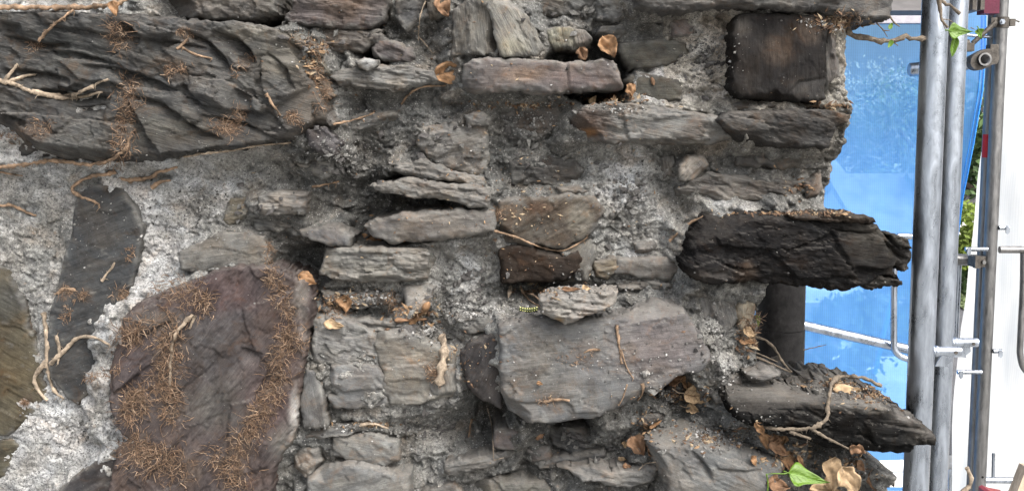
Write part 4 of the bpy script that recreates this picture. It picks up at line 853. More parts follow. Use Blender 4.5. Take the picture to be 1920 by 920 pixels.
for i_, a in enumerate(RM): mat_of_rootlets(a[0], a[1]*(.7 if i_ in (26,) else 1.1), int(a[2]*(.85 if a[2] > 300 else 1.2)), a[3]*1.1, a[4], mats=[('rootlet', 'rootlet_dark'), ('rootlet_pale', 'rootlet_dark'), ('rootlet', 'rootlet_pale')][i_ % 3])

M['vein_green'] = simple('vein_green', (.17, .27, .07), .5, .1, 80); M['vein_brown'] = simple('vein_brown', (.13, .08, .045), .8, .2, 80)
# leaves
def leaf(px, py, L, W, rot, mat, label, y=None, curl=.3, cup=.35, tip=1.0, stalk=0, name='dead_leaf', cat='dead leaf', face=None, heart=.0, lift=.003, group=None, shape='ovate'):
    if y is None: p, nn = hit(px, py)
    else: p, nn = at(px, py, y), Vector((0, -1, .1))
    n = (Vector((0, -1, .15))*1.2+nn*.8).normalized() if face is None else Vector(face).normalized()
    p = p+n*lift+Vector((0, -.002, 0))
    a = R(rot); u = Vector((math.cos(a), 0, -math.sin(a))); u = (u-n*u.dot(n)).normalized(); v = n.cross(u)
    L /= 1000; W /= 1000; NU, NV = 14, 8; vs = []; sd = random.random()*50
    for i in range(NU+1):
        t = i/NU
        if shape == 'ivy': prof = [0, .62, .95, 1.0, .93, .78, .66, .58, .5, .42, .34, .26, .17, .08, 0][i]
        else: prof = math.sin(math.pi*min(1, t**.72))**.8 if t < 1 else 0
        prof *= (1-.25*t*tip)
        for j in range(NV+1):
            s = j/NV*2-1
            e = 1+float(pn(np.array(t*5+sd), np.array(s*1.5), 5))*(.1 if mat == 'leaf_green' else .34)
            x = (t-.5)*L - heart*L*abs(s)*(1-t)**3*.5; yv = s*W/2*prof*e
            z = cup*W*.6*(s*s)*prof + curl*L*(t-.5)**2*1.3 + float(pn(np.array(t*2.6+sd), np.array(s*2.+sd), 9))*(.1 if mat == 'leaf_green' else .34)*W - (.02*W if j == NV//2 else 0)
            vs.append(p+u*x+v*yv+n*z)
    fs = [(i*(NV+1)+j, i*(NV+1)+j+1, (i+1)*(NV+1)+j+1, (i+1)*(NV+1)+j) for i in range(NU) for j in range(NV)]
    b = len(vs); bk = [q-n*.0004 for q in vs]; rim = [j for j in range(NV+1)]+[i*(NV+1)+NV for i in range(1, NU+1)]+[NU*(NV+1)+j for j in range(NV-1, -1, -1)]+[i*(NV+1) for i in range(NU-1, 0, -1)]
    fs += [tuple(b+k for k in f[::-1]) for f in fs]+[(rim[(k+1) % len(rim)], rim[k], b+rim[k], b+rim[(k+1) % len(rim)]) for k in range(len(rim))]
    def veins(par):
        mb = MB(); P_ = lambda i, j: vs[i*(NV+1)+j]+n*.0004; h_ = NV//2
        mb.tube([P_(i, h_) for i in range(NU)], [.0007-.0004*i/NU for i in range(NU)], 4, caps=False)
        for i in (1, 3, 5, 7, 9):
            for sgn in (-1, 1): mb.tube([P_(min(NU, i+k), h_+sgn*k) for k in range(4)], [.0004, .00035, .0003, .0002], 3, caps=False)
        mb.build('veins', M['vein_green' if mat == 'leaf_green' else 'vein_brown'], par)
    if stalk:
        e = empty(name, p, label=label, cat=cat, group=group)
        mb = MB(); mb.add(vs+bk, fs, True); mb.build('blade', M[mat], e)
        if L > .028: veins(e)
        s0 = p-u*L*.5+n*(curl*L*.3); mb = MB(); mb.tube([s0+u*.004, s0-u*stalk*.0005+n*.003, s0-u*stalk/1000+v*stalk*.0002], [.0011, .001, .0012], 6); mb.build('stalk', M['pale_root' if mat != 'leaf_green' else 'leaf_green'], e)
    else:
        mb = MB(); mb.add(vs+bk, fs, True); tag(mb.build(name, M[mat]), label, cat, group)
leaf(848,133,62,42,-16,'leaf','tan leaf with a pointed tip between the laminated stone and the pinkish slab', stalk=10, cup=.2, curl=.15)
leaf(692,446,50,36,8,'leaf','tan leaf lying against the smooth mid-wall stone', cup=.2, curl=.2)
leaf(574,525,38,28,20,'leaf','orange-tan leaf at the top corner of the purple boulder', cup=.5)
leaf(648,568,32,28,80,'leaf','tan leaf standing in the littered joint below the laminated stone', cup=.6)
leaf(627,608,38,20,8,'leaf_pale','pinkish flat leaf just above the broken grey stone', cup=.2)
leaf(1140,90,44,36,60,'leaf','crumpled tan leaf standing on the end of the pinkish slab', cup=.8, curl=.4, y=-.085)
leaf(1092,103,26,22,70,'leaf_brown','small orange-brown leaf tucked behind the pinkish slab', cup=.5, y=-.07)
leaf(1182,170,26,20,80,'leaf','small tan leaf on the litter below the pinkish slab end', cup=.3, y=-.06)
leaf(1150,178,34,12,0,'leaf_brown','narrow brown leaf on the litter below the pinkish slab', cup=.4)
leaf(1110,192,26,13,-60,'leaf_pale','small pale twisted leaf on the brown-ended ledge stone', cup=.5)
leaf(1309,740,50,40,5,'leaf_pale','round pale leaf with a long stalk under the broad slab corner', stalk=24, cup=.2, curl=.1)
leaf(1287,718,30,22,75,'leaf','folded tan leaf standing behind the round pale leaf', cup=.9)
leaf(1268,712,34,24,-20,'leaf_brown','dark brown leaf in the hollow under the broad slab', cup=.6)
leaf(1298,768,26,20,20,'leaf_pale','small curled pale leaf on top of the sloping ledge', stalk=12, cup=1.0)
leaf(1196,838,42,36,60,'leaf_brown','rounded reddish-brown leaf beside the sloping ledge', cup=.5, lift=.008)
leaf(1216,851,36,24,60,'leaf_brown','curled brown leaf leaning on the rounded reddish one', cup=1.2, lift=.014)
leaf(1230,795,28,9,-35,'leaf','narrow tan leaf tip at the head of the sloping ledge', cup=.4)
leaf(1174,833,14,12,70,'leaf_pale','tiny pale rounded leaf scrap near the reddish-brown leaf', cup=.6)
leaf(1166,862,16,13,0,'leaf_pale','tiny cream leaf scrap below the reddish-brown leaf', cup=.5)
leaf(1174,874,16,12,10,'leaf_brown','tiny brown leaf scrap on the flat ledge stone', cup=.5)
leaf(1585,734,50,26,2,'leaf_pale','pale crumpled leaf lying on top of the black ledge stone', cup=.4, curl=.15, lift=.006, face=(0,-.75,.66))
leaf(1100,543,16,14,0,'leaf_pale','tiny rounded cream scrap above the loose pale rock', cup=.6)
leaf(1070,545,34,10,0,'leaf_brown','narrow curled brown leaf behind the loose pale rock', cup=.8)
leaf(830,14,40,34,60,'leaf_brown','brown leaf tucked beside the top of the striped block', cup=.5)
leaf(218,18,26,22,80,'leaf','orange leaf caught on the thick root above the dark boulder', cup=.5, y=-.135)
leaf(1012,718,0.1+12,8,20,'leaf','tiny orange scrap on the lower part of the broad slab', cup=.4)
leaf(1011,815,20,10,-20,'leaf_brown','small reddish scrap in the dark joint under the broad slab', cup=.3)
for (x, y_, L, W, r, mt, lb, yy) in [
 (1424,797,30,18,60,'leaf','tan folded leaf where the long root meets the ledge','-'),(1436,822,34,24,75,'leaf','tan leaf next to the sloping ledge edge','-'),(1455,838,40,28,40,'leaf_brown','brown leaf wedged between the sloping ledge and the black stone','-'),
 (1474,858,46,30,70,'leaf','broad brown leaf behind the bright green leaf','-'),(1452,826,26,22,20,'leaf_brown','dark leaf under the long root','-'),(1466,826,28,20,100,'leaf','upright tan leaf in the leaf pile','-'),
 (1503,862,26,9,60,'leaf','narrow tan leaf scrap standing in the dark hollow','-'),(1558,886,62,44,100,'leaf_pale','tall pale leaf with a sharp tip beside the bright green leaf',-.17),(1590,898,56,44,60,'leaf_pale','pale veined leaf overlapping the tall pointed one',-.19),
 (1452,908,44,34,10,'leaf_brown','reddish-brown leaf below the green ivy stem','-'),(1606,838,30,24,20,'leaf_brown','reddish leaf under the front of the black ledge stone','-'),(1608,872,26,18,50,'leaf_brown','brown leaf scrap under the wall corner','-'),
 (1632,900,36,24,70,'leaf_brown','dark brown leaf at the foot of the wall corner',-.09),(1545,915,60,24,5,'leaf_pale','pale leaf under the bright green leaf',-.17),(1410,862,20,14,70,'leaf','small tan leaf on the sloping ledge','-'),
 (1404,625,26,18,40,'leaf_pale','pale dry leaf below the buff rendered edge','-'),(1398,642,30,14,10,'leaf','tan dry leaf at the foot of the buff edge','-')]:
    leaf(x, y_, L, W, r, mt, lb, y=None if yy == '-' else yy, cup=random.uniform(.05, .4), lift=.005)
leaf(1514,896,72,46,14,'leaf_green','bright glossy green ivy leaf at the foot of the black ledge', y=-.24, name='ivy_leaf', cat='ivy leaf', cup=.15, curl=.1, stalk=8, shape='ivy', face=(.1,-.8,.5))
leaf(1799,60,44,30,2,'leaf_green','broad yellow-green ivy leaf hanging before the scaffold tubes', y=-.13, name='ivy_leaf', cat='ivy leaf', cup=.15, curl=.1, stalk=5, shape='ivy')
leaf(1784,90,36,15,100,'leaf_green','narrow green ivy leaf seen edge-on under the broad one', y=-.125, name='ivy_leaf', cat='ivy leaf', cup=.9, stalk=4)
leaf(1834,66,20,17,70,'leaf_green','small green ivy leaf beside the tube coupler', y=-.12, name='ivy_leaf', cat='ivy leaf', cup=.4, stalk=4, shape='ivy')
leaf(1668,50,14,9,-60,'leaf_green','tiny ivy leaf pointing up on the bare branch', y=-.015, name='ivy_leaf', cat='ivy leaf')
leaf(1667,84,17,10,120,'leaf_green','tiny ivy leaf pointing down on the bare branch', y=-.015, name='ivy_leaf', cat='ivy leaf')
leaf(1417,601,24,18,80,'leaf_green','dull green leaf in the shade beside the black pipe', y=-.02, name='ivy_leaf', cat='ivy leaf')

# caterpillar
cp_, cn_ = hit(991, 583)
M['larva'] = simple('larva_skin', (.05, .06, .02), .4, .3, 300, bd=.0003); M['larva_spot'] = simple('larva_spot', (.75, .75, .30), .5, .1, 300)
e = empty('caterpillar', cp_+Vector((0, -.006, .003)), label='dark green caterpillar with two rows of yellow spots on the slab', cat='caterpillar')
mb = MB(); W = [e.location+Vector(((t-.5)*.034, -.001*math.sin(t*3.1), .003*(2*t-1)**2)) for t in [i/16 for i in range(17)]]
mb.tube(W, [.0052*(math.sin(math.pi*(.06+.88*i/16))**.4)*(1 if i % 2 else .9) for i in range(17)], 12); mb.build('body', M['larva'], e)
mb = MB()
for i in range(1, 16, 2):
    for (dy, dz, s) in ((-.0036, .0034, .0016), (-.005, -.0012, .0011)):
        c = W[i]+Vector((0, dy, dz)); mb.add([c+Vector((x*s, y*s, z*s)) for x, y, z in ((1,0,0),(-1,0,0),(0,1,0),(0,-1,0),(0,0,1),(0,0,-1))], [(0,2,4),(2,1,4),(1,3,4),(3,0,4),(2,0,5),(1,2,5),(3,1,5),(0,3,5)], True)
mb.build('spots', M['larva_spot'], e)

# grit and plant litter lying on ledges and caught in the mortar
def scatter(regions, name, label, mats, flat, size):
    V = []; F = []; mi = []
    for (cx, cy, rx, ry, n, sc) in regions:
        for _ in range(n):
            a = random.random()*6.283; q = abs(random.gauss(0, .55)); px = cx+math.cos(a)*q*rx; py = cy+math.sin(a)*q*ry
            p, nn = hit(px, py, 9)
            if p.y > 5: continue
            s = size*sc*(.35+random.random()**3*1.9)/1000
            ax = Vector((random.gauss(0, 1), random.gauss(0, 1), random.gauss(0, .6))).normalized(); bx = ax.orthogonal().normalized(); cx_ = ax.cross(bx)
            k = flat; b = len(V); c = p+nn*s*.3
            r_ = [random.uniform(.7, 1.3) for _ in range(6)]
            V += [c+ax*s*k*r_[0], c-ax*s*k*r_[1], c+bx*s*r_[2], c-bx*s*r_[3], c+cx_*s*.7*r_[4], c-cx_*s*.7*r_[5]]
            for f in ((0,2,4),(2,1,4),(1,3,4),(3,0,4),(2,0,5),(1,2,5),(3,1,5),(0,3,5)): F.append(tuple(b+i for i in f)); 
            mi += [random.randrange(len(mats))]*8
    me = np_mesh(name, np.array([tuple(v) for v in V]), np.array(F), False)
    o = link(name, me, [M[m] for m in mats]); me.polygons.foreach_set('material_index', mi); tag(o, label, kind='stuff')
M['grit_pale'] = simple('pale_grit', (.27, .265, .255), .9, .15, 200); M['grit_mid'] = simple('mid_grit', (.13, .127, .12), .9, .2, 200); M['grit_dark'] = simple('dark_grit', (.05, .048, .045), .9, .2, 200)
M['litter_a'] = simple('tan_litter', (.2, .13, .075), .9, .3, 200); M['litter_b'] = simple('brown_litter', (.09, .055, .034), .9, .3, 200); M['litter_c'] = simple('straw_litter', (.25, .195, .13), .9, .2, 200)
scatter([(1340,815,120,34,900,1),(1250,750,60,26,320,1),(1180,835,46,40,260,1),(880,590,100,18,420,1),(960,580,70,12,220,1),(1150,205,110,10,160,.9),(690,560,110,20,300,1),(850,570,60,40,420,1.1),(800,620,50,24,260,1.2),(1580,730,110,18,320,.8),(650,800,90,14,160,1),(1550,45,60,12,120,1),(1360,700,50,40,260,1),(760,800,90,50,300,1),(1600,880,50,30,200,1),(1330,100,60,80,300,1),(1180,380,60,90,420,.9),(120,420,120,120,250,.7),(150,800,110,90,300,.8),(380,390,130,80,800,.9),(640,300,110,110,500,.9),(1000,230,90,60,240,.9),(1100,540,140,14,200,1),(800,250,760,330,700,.7),(1200,700,700,260,900,.7),(1340,620,60,90,300,.9)],
        'mortar_grit', 'pale and dark grit fallen from the mortar onto ledges', ['grit_mid', 'grit_mid', 'grit_dark', 'grit_mid', 'grit_dark', 'grit_pale'], 1.2, 1.7)
scatter([(1330,820,110,30,260,1),(1150,187,90,12,260,1),(1570,42,60,16,320,1.2),(1560,198,50,7,160,1),(1480,400,130,5,200,1),(1560,400,60,5,80,1),(1415,640,40,30,260,1.2),(780,592,50,26,300,1.2),(640,562,70,22,260,1),(1480,855,70,34,320,1.2),(1010,545,60,12,160,1),(980,198,110,10,200,1),(1650,740,90,24,420,.9),(1580,720,100,14,260,.9),(1270,740,70,30,200,1),(1210,800,40,60,160,1),(600,90,40,20,100,1),(585,120,20,60,160,1),(700,795,60,10,120,1),(1600,870,50,30,160,1),(850,660,120,60,160,.8),(1500,350,50,20,100,.9),(960,400,700,380,800,.7)],
        'plant_litter', 'brown bark crumbs and plant litter caught on ledges', ['litter_a', 'litter_b', 'litter_c', 'litter_b'], 2.6, 1.5)
M['chip_slate'] = simple('chip_slate', (.10, .098, .092), .9, .3, 200); M['chip_dark'] = simple('chip_dark', (.055, .052, .05), .9, .3, 200)
scatter([(640,300,110,110,120,1),(800,250,180,160,120,1),(880,520,90,60,90,1),(1180,380,70,100,110,1),(1000,270,90,60,70,1),(1080,820,120,50,110,1),(820,800,110,60,110,1),(1310,110,50,80,70,1),(480,390,90,60,70,.9),(1290,740,70,30,60,1),(600,90,60,30,40,1),(780,600,50,26,60,1.1),(1340,650,50,70,60,1),(1090,30,100,30,50,1)],
        'mortar_rubble', 'small broken slate chips bedded in the crumbling mortar', ['chip_slate', 'chip_dark'], 1.7, 3.3)
# ---------------------------------------------------------------- scaffold tubes, netting and what lies beyond
def vtube(px, py, y, r, z0, z1, name, mat, parent=None, hollow=0, seg=28):
    x = at(px, py, y).x; mb = MB(); n = 14
    mb.tube([Vector((x, y, z0+(z1-z0)*i/n)) for i in range(n+1)], r, seg, 0, hollow=hollow)
    return mb.build(name, M[mat], parent), x
def htube(p, q, r, seg=16, mb=None, hollow=0):
    m = mb or MB(); m.tube([Vector(p), (Vector(p)+Vector(q))/2, Vector(q)], r, seg, 0, hollow=hollow); return m
def weld(c, axis, r, th):            # swollen weld bead round a tube's root
    m = MB(); a = Vector(axis).normalized(); m.tube([Vector(c)-a*th, Vector(c), Vector(c)+a*th], [r*1.05, r*1.28, r*1.05], 16); return m
# the two near standards, each with its spigot and gravity latch
def standard(px, y, stub_py, x0, x1, rs, label):
    e = empty('scaffold_standard', (at(px, 460, y).x, y, 0), label=label, cat='scaffold tube')
    vtube(px, 460, y, .02415, 0, 3.3, 'tube', 'galv', e)
    xx = e.location.x; z = at(x0, stub_py, y).z; xe = at(x1, stub_py, y).x
    sp = htube((xx+.018, y-.004, z), (xe, y-.004, z), rs, 18).build('spigot', M['galv'], e)
    weld((xx+.027, y-.004, z), (1, 0, 0), rs, .004).build('weld_bead', M['galv'], e)
    mb = MB(); c = Vector((xe-.012, y-rs-.004, z-.001)); mb.tube([c+Vector((0, .002, 0)), c-Vector((0, .0015, 0))], .0036, 10); mb.build('latch_pin', M['clamp'], e)
    mb = MB(); k = rs/.009
    pts = [(-.018,-.004), (.002,-.004), (.004,-.016), (-.006,-.026), (-.004,-.032), (-.014,-.030), (-.030,-.030), (-.026,-.018)]
    mb.prism([Vector((xe-.014+a*k, y+.003, z-rs*.7+b*k*.85)) for a, b in pts], (0, 1, 0), .003); mb.build('latch', M['galv'], e)
standard(1735.5, .0, 657, 1752, 1799, .0088, 'nearest galvanised scaffold tube, its short spigot the lower of the two')
standard(1773.5, .24, 641, 1786, 1831, .0094, 'galvanised scaffold tube just behind the nearest one, its spigot higher')
# the far pair of tubes
YC = 2.0
e = empty('scaffold_standard', (at(1857, 460, YC).x, YC, 0), label='farther doubled scaffold tube with a red sticker before the white sheet', cat='scaffold tube')
vtube(1857, 460, YC, .0242, 0, 4.2, 'tube', 'galv_old', e); _, xb = vtube(1845, 460, YC+.06, .0238, 0, 4.2, 'second_tube', 'galv_old', e)
xc = e.location.x
M['sticker'] = simple('red_sticker', (.3, .008, .015), .5, .1, 40); M['white_print'] = simple('white_print', (.75, .7, .7), .6, .05, 60)
def wrap(xcn, ycn, r, a0, a1, z0, z1, name, mat):   # band on a tube between two angles (0 = facing the viewer, + = to the right)
    n = 10; vs = []
    for i in range(n+1):
        a = R(a0+(a1-a0)*i/n)
        for rr in (r, r+.0006):
            for z in (z0, z1): vs.append((xcn+math.sin(a)*rr, ycn-math.cos(a)*rr, z))
    fs = []
    for i in range(n):
        b = i*4; c = b+4; fs += [(b+2, c+2, c+3, b+3), (b, b+1, c+1, c), (b+1, b+3, c+3, c+1), (b, c, c+2, b+2)]
    fs += [(0, 2, 3, 1), (n*4, n*4+1, n*4+3, n*4+2)]
    mb = MB(); mb.add(vs, fs, False); return mb.build(name, M[mat], e)
zt, zb = at(1846, 252, YC).z, at(1846, 296, YC).z
wrap(xb, YC+.06, .0239, -88, 10, zb, zt, 'sticker', 'sticker')
for (a0, a1, za, zb2) in ((-22,-19,.25,.75), (-22,-8,.25,.28), (-22,-8,.72,.75)): wrap(xb, YC+.06, .0246, a0, a1, zb+(zt-zb)*za, zb+(zt-zb)*zb2, 'sticker_print', 'white_print')
def lug(px, py, dx, label=None):      # small hooked lug welded to the far tube
    a = at(px, py, YC-.02); mb = MB(); s = 1 if dx > 0 else -1
    x0 = xc+s*.02; x1 = at(px+dx, py, YC-.02).x
    mb.tube([Vector((x0, YC-.02, a.z)), Vector((x1, YC-.02, a.z))], .0085, 10)
    mb.prism([Vector((x1-s*u, YC-.032, a.z+v)) for u, v in ((.004,.006),(.018,.006),(.017,-.018),(.008,-.024),(.002,-.014))], (0, 1, 0), .004)
    mb.build('lug', M['galv'], e)
lug(1870, 427, 22); lug(1860, 658, 19); lug(1825, 697, -30); lug(1832, 467, -22)
mb = MB(); hz = at(1831, 890, YC).z; mb.tube([Vector((xc+.001, YC-.0250, hz)), Vector((xc+.001, YC-.0238, hz))], .0045, 12); mb.build('pin_hole', M['black_pipe'], e)
wrap(xc, YC, .0243, -180, 178, at(1831, 908, YC).z-.002, at(1831, 908, YC).z, 'joint_ring', 'galv_old')
# couplers
def coupler(px, py, y, tubex, tubey, label, arm):
    c = empty('tube_coupler', (tubex, tubey, at(px, py, y).z), label=label, cat='coupler'); z = c.location.z; h = .019
    mb = MB()
    for (r0, r1) in ((.0247, .0300),):
        n = 26; vs = []
        for i in range(n):
            a = 2*math.pi*i/n
            for r in (r0, r1*(1+.05*math.sin(3*a))):
                for zz in (z-h, z+h): vs.append((tubex+math.cos(a)*r, tubey+math.sin(a)*r, zz))
        fs = []
        for i in range(n):
            b = i*4; d = ((i+1) % n)*4; fs += [(b+2, d+2, d+3, b+3), (b, b+1, d+1, d), (b+1, b+3, d+3, d+1), (b, d, d+2, b+2)]
        mb.add(vs, fs, False)
    mb.build('band', M['clamp'], c)
    mb = MB(); mb.box((tubex-.036, tubey-.012, z), (.022, .026, .034)); mb.box((tubex+.037, tubey-.006, z), (.02, .02, .026)); mb.box((tubex+.055, tubey-.006, z+.006), (.022, .004, .005), Matrix.Rotation(R(20), 3, 'Y')); mb.build('flange', M['clamp'], c)
    mb = MB(); mb.tube([Vector((tubex-.012, tubey-.029, z)), Vector((tubex-.012, tubey-.040, z))], .0105, 6); mb.tube([Vector((tubex-.012, tubey-.040, z)), Vector((tubex-.012, tubey-.046, z))], .006, 12); mb.build('bolt', M['galv'], c)
    return c
coupler(1868, 43, YC, xc, YC, 'steel coupler clamped on the farther tube near the top', 1)
# swivel clamp holding a tube seen end-on, and the level tube behind the near standards
pc = at(1843, 112, YC-.13); c = empty('swivel_clamp', pc, label='dark swivel clamp gripping an open tube end beside the farther tube', cat='coupler')
mb = MB(); mb.tube([pc+Vector((0, -.02, 0)), pc+Vector((0, .10, 0))], .0235, 20, hollow=.006); mb.build('tube_end', M['galv_old'], c)
mb = MB(); n = 22; vs = []
for i in range(n):
    a = 2*math.pi*i/n; rr = .040+(.008*math.sin(2*a+.6))+(.012 if i in (0, 1, 21) else 0)
    for r in (.0245, rr):
        for yy in (-.004, .034): vs.append((pc.x+math.cos(a)*r, pc.y+yy, pc.z+math.sin(a)*r))
fs = []
for i in range(n):
    b = i*4; d = ((i+1) % n)*4; fs += [(b, b+2, d+2, d), (b+1, d+1, d+3, b+3), (b+2, b+3, d+3, d+2), (b, d, d+1, b+1)]
mb.add(vs, fs, False); mb.build('collar', M['clamp'], c)
mb = MB(); mb.box(pc+Vector((.045, .03, .03)), (.03, .04, .05)); mb.box(pc+Vector((-.045, .02, .045)), (.03, .03, .03)); mb.tube([pc+Vector((-.1, .03, .055)), pc+Vector((-.04, .03, .06))], .014, 8); mb.tube([pc+Vector((-.03, .02, .06)), pc+Vector((.05, .02, .135))], .009, 8); mb.build('bolt_arm', M['clamp'], c)
def single(name, label, cat, mb, mat): return tag(mb.build(name, M[mat]), label, cat)
p0 = at(1704, 131, YC-.02); p1 = at(1822, 118, YC-.02)
m_ = MB(); m_.tube([p0+Vector((.0, 0, 0)), p0+Vector((.004, 0, 0)), (p0+p1)/2, p1], [.018, .0242, .0242, .0242], 20); single('scaffold_ledger', 'short level scaffold tube with its rounded end showing against the netting', 'scaffold tube', m_, 'galv')
m_ = MB(); m_.tube([at(1812, 66, YC+.02), at(1858, 70, YC+.02)], .006, 8); single('tie_rod', 'thin pale rod behind the small ivy leaf', 'rod', m_, 'galv')
m_ = htube(at(1788, 486, YC+.1), at(1841, 488, YC+.1), .0225); o = single('scaffold_ledger', 'short level tube ending in a rusty coupler at mid height', 'scaffold tube', m_, 'galv_old')
q = at(1831, 489, YC-.0); c = empty('tube_coupler', q, label='rusty dark coupler joining the mid-height level tube', cat='coupler')
mb = MB(); mb.box(q, (.045, .05, .04)); mb.box(q+Vector((-.012, -.03, .0)), (.02, .02, .046)); mb.build('body', M['clamp'], c); mb = MB(); mb.tube([q+Vector((.01, -.03, 0)), q+Vector((.01, -.045, 0))], .008, 6); mb.build('bolt', M['galv_old'], c)
m_ = MB(); a_ = at(1797, 500, YC+.12); m_.tube([a_+Vector((0, 0, .03)), Vector((a_.x, a_.y, a_.z-.2)), Vector((a_.x, a_.y, at(1793, 640, YC+.12).z))], .0122, 14); single('guard_post', 'slim upright tube hanging from the mid-height level tube', 'tube', m_, 'galv')
m_ = htube(at(1440, 594, YC-.1), at(1706, 655, YC-.1), .0185, 18); single('diagonal_brace', 'sloping galvanised brace crossing behind the black pipe and the near tubes', 'scaffold tube', m_, 'galv')
def frame(pts, y, r, label, mat='galv'):
    m = MB(); m.tube([at(px, py, y) for px, py in [(q.x, q.y) for q in catmull([Vector((a, b, 0)) for a, b in pts], 4)]], r, 14); return single('guardrail_frame', label, 'guardrail', m, mat)
frame([(1730,444),(1700,443),(1685,443),(1679,446),(1677,452),(1677,480),(1676,560),(1676,640),(1678,655),(1685,665),(1697,671),(1712,674),(1760,676)], YC-.14, .0118, 'bent guardrail tube with a rounded corner behind the nearest scaffold tube')
frame([(1990,468),(1940,468),(1874,468)], YC+.02, .0135, 'level open-ended guardrail tube before the white sheet', 'galv_old')
frame([(1919,474),(1918,540),(1913,640),(1913,665),(1920,690),(1940,704),(1990,706)], YC+.02, .012, 'guardrail tube with a rounded corner before the white sheet', 'galv_old')
e2 = empty('toe_rail', at(1834, 899, YC+.01), label='low level rail with an upright stub at the foot of the farther tube', cat='rail')
htube(at(1834, 899, YC+.01), at(1915, 900, YC+.01), .0125).build('rail', M['galv'], e2)
htube(at(1862, 895, YC+.01), at(1863, 849, YC+.01), .0065, 10).build('stub', M['galv'], e2)
m_ = htube(at(1780, 960, YC-.1), at(1781, 880, YC-.1), .0065, 12); single('toe_post', 'slim upright rod standing over the asphalt', 'rod', m_, 'galv')
root([(1813,876),(1820,894),(1816,912),(1800,930)], 5, 'curving pale ivy stem beside the doubled tube', mat='pale_root', y=-.05, name='ivy_shoot', cat='stem', taper=1.3)
M['wood'] = simple('weathered_timber', (.34, .27, .2), .8, .25, 40, stretch=(1, 1, .15))
m_ = MB(); m_.prism([at(1902, 935, .6), at(1925, 876, .6), at(1990, 876, .6), at(1990, 935, .6)], (0, 1, 0), .04); single('timber_offcut', 'tan timber offcut leaning at the bottom of the white sheet', 'timber', m_, 'wood')
M['red_plastic'] = simple('red_plastic', (.16, .02, .02), .5, .1, 40)
m_ = MB(); m_.prism([at(1848, 945, 1.2), at(1848, 921, 1.2), at(1854, 918, 1.2), at(1866, 923, 1.2), at(1888, 927, 1.2), at(1892, 945, 1.2)], (0, 1, 0), .05); single('red_crate', 'corner of a dull red plastic crate under the toe rail', 'crate', m_, 'red_plastic')
# scaffold deck overhead
M['alu'] = simple('aluminium_deck', (.13, .125, .125), .5, .12, 20, metal=.25, stretch=(.3, 1, 1)); M['alu_lip'] = simple('pale_deck_lip', (.3, .29, .32), .5, .08, 20); M['crimson'] = simple('crimson_paint', (.07, .005, .02), .5, .12, 30)
e3 = empty('scaffold_deck', at(1700, 10, YC-.12), label='aluminium scaffold deck board overhead with a crimson end', cat='deck board')
z1 = at(1700, 30, YC-.12).z; z0 = at(1700, 44, YC-.12).z; x0 = at(1480, 10, YC-.12).x; x1 = at(1842, 10, YC-.12).x
mb = MB(); mb.box(((x0+x1)/2, YC+.14, z1+.16), (x1-x0, .5, .28)); mb.build('board', M['alu'], e3)
xl = at(1740, 10, YC-.12).x; mb = MB(); mb.box(((x0+xl)/2, YC-.115, (z0+z1)/2), (xl-x0, .03, z1-z0)); mb.build('lip', M['alu_lip'], e3)
mb = MB(); xe0 = at(1843, 10, YC-.12).x; mb.box((xe0+.028, YC-.10, z1+.05), (.055, .06, .085)); mb.build('end_cap', M['crimson'], e3)
mb = MB()
for px in (1822, 1837): mb.box((at(px, 8, YC-.15).x, YC-.16, at(px, 8, YC-.15).z), (.014, .03, .045))
mb.build('hook', M['clamp'], e3)
# white-painted low boards bottom of the opening
M['white_paint'] = simple('white_paint', (.78, .78, .76), .5, .06, 20)
e4 = empty('white_toe_board', at(1660, 890, 1.2), label='white-painted toe board and rail seen below the netting', cat='toe board')
mb = MB(); mb.tube([at(1600, 876, 1.2), at(1720, 872, 1.2)], .019, 14); mb.build('rail', M['white_paint'], e4)
mb = MB(); a = at(1600, 914, 1.25); b = at(1720, 890, 1.25); mb.box(((a.x+b.x)/2, 1.26, (a.z+b.z)/2+.002), (b.x-a.x, .03, .036)); mb.box(((a.x+b.x)/2, 1.24, (a.z+b.z)/2-.05), (b.x-a.x, .05, .03)); mb.build('board', M['white_paint'], e4)
mb = MB(); q = at(1674, 905, 1.22); mb.box(q, (.004, .02, .016)); mb.build('slot', M['black_pipe'], e4)
# the black downpipe
e5 = empty('black_pipe', (at(1462, 620, .5).x, .5, 0), label='thick black iron pipe standing behind the wall end', cat='pipe')
xp = e5.location.x; mb = MB(); mb.tube([Vector((xp, .5, 0)), Vector((xp, .5, 1.0)), Vector((xp, .5, at(1462, 615, .5).z-.001))], .0585, 32); mb.build('lower_length', M['black_pipe'], e5)
mb = MB(); mb.tube([Vector((xp, .5, at(1462, 615, .5).z)), Vector((xp, .5, 1.6)), Vector((xp, .5, 3))], .0572, 32); mb.build('upper_length', M['black_pipe'], e5)

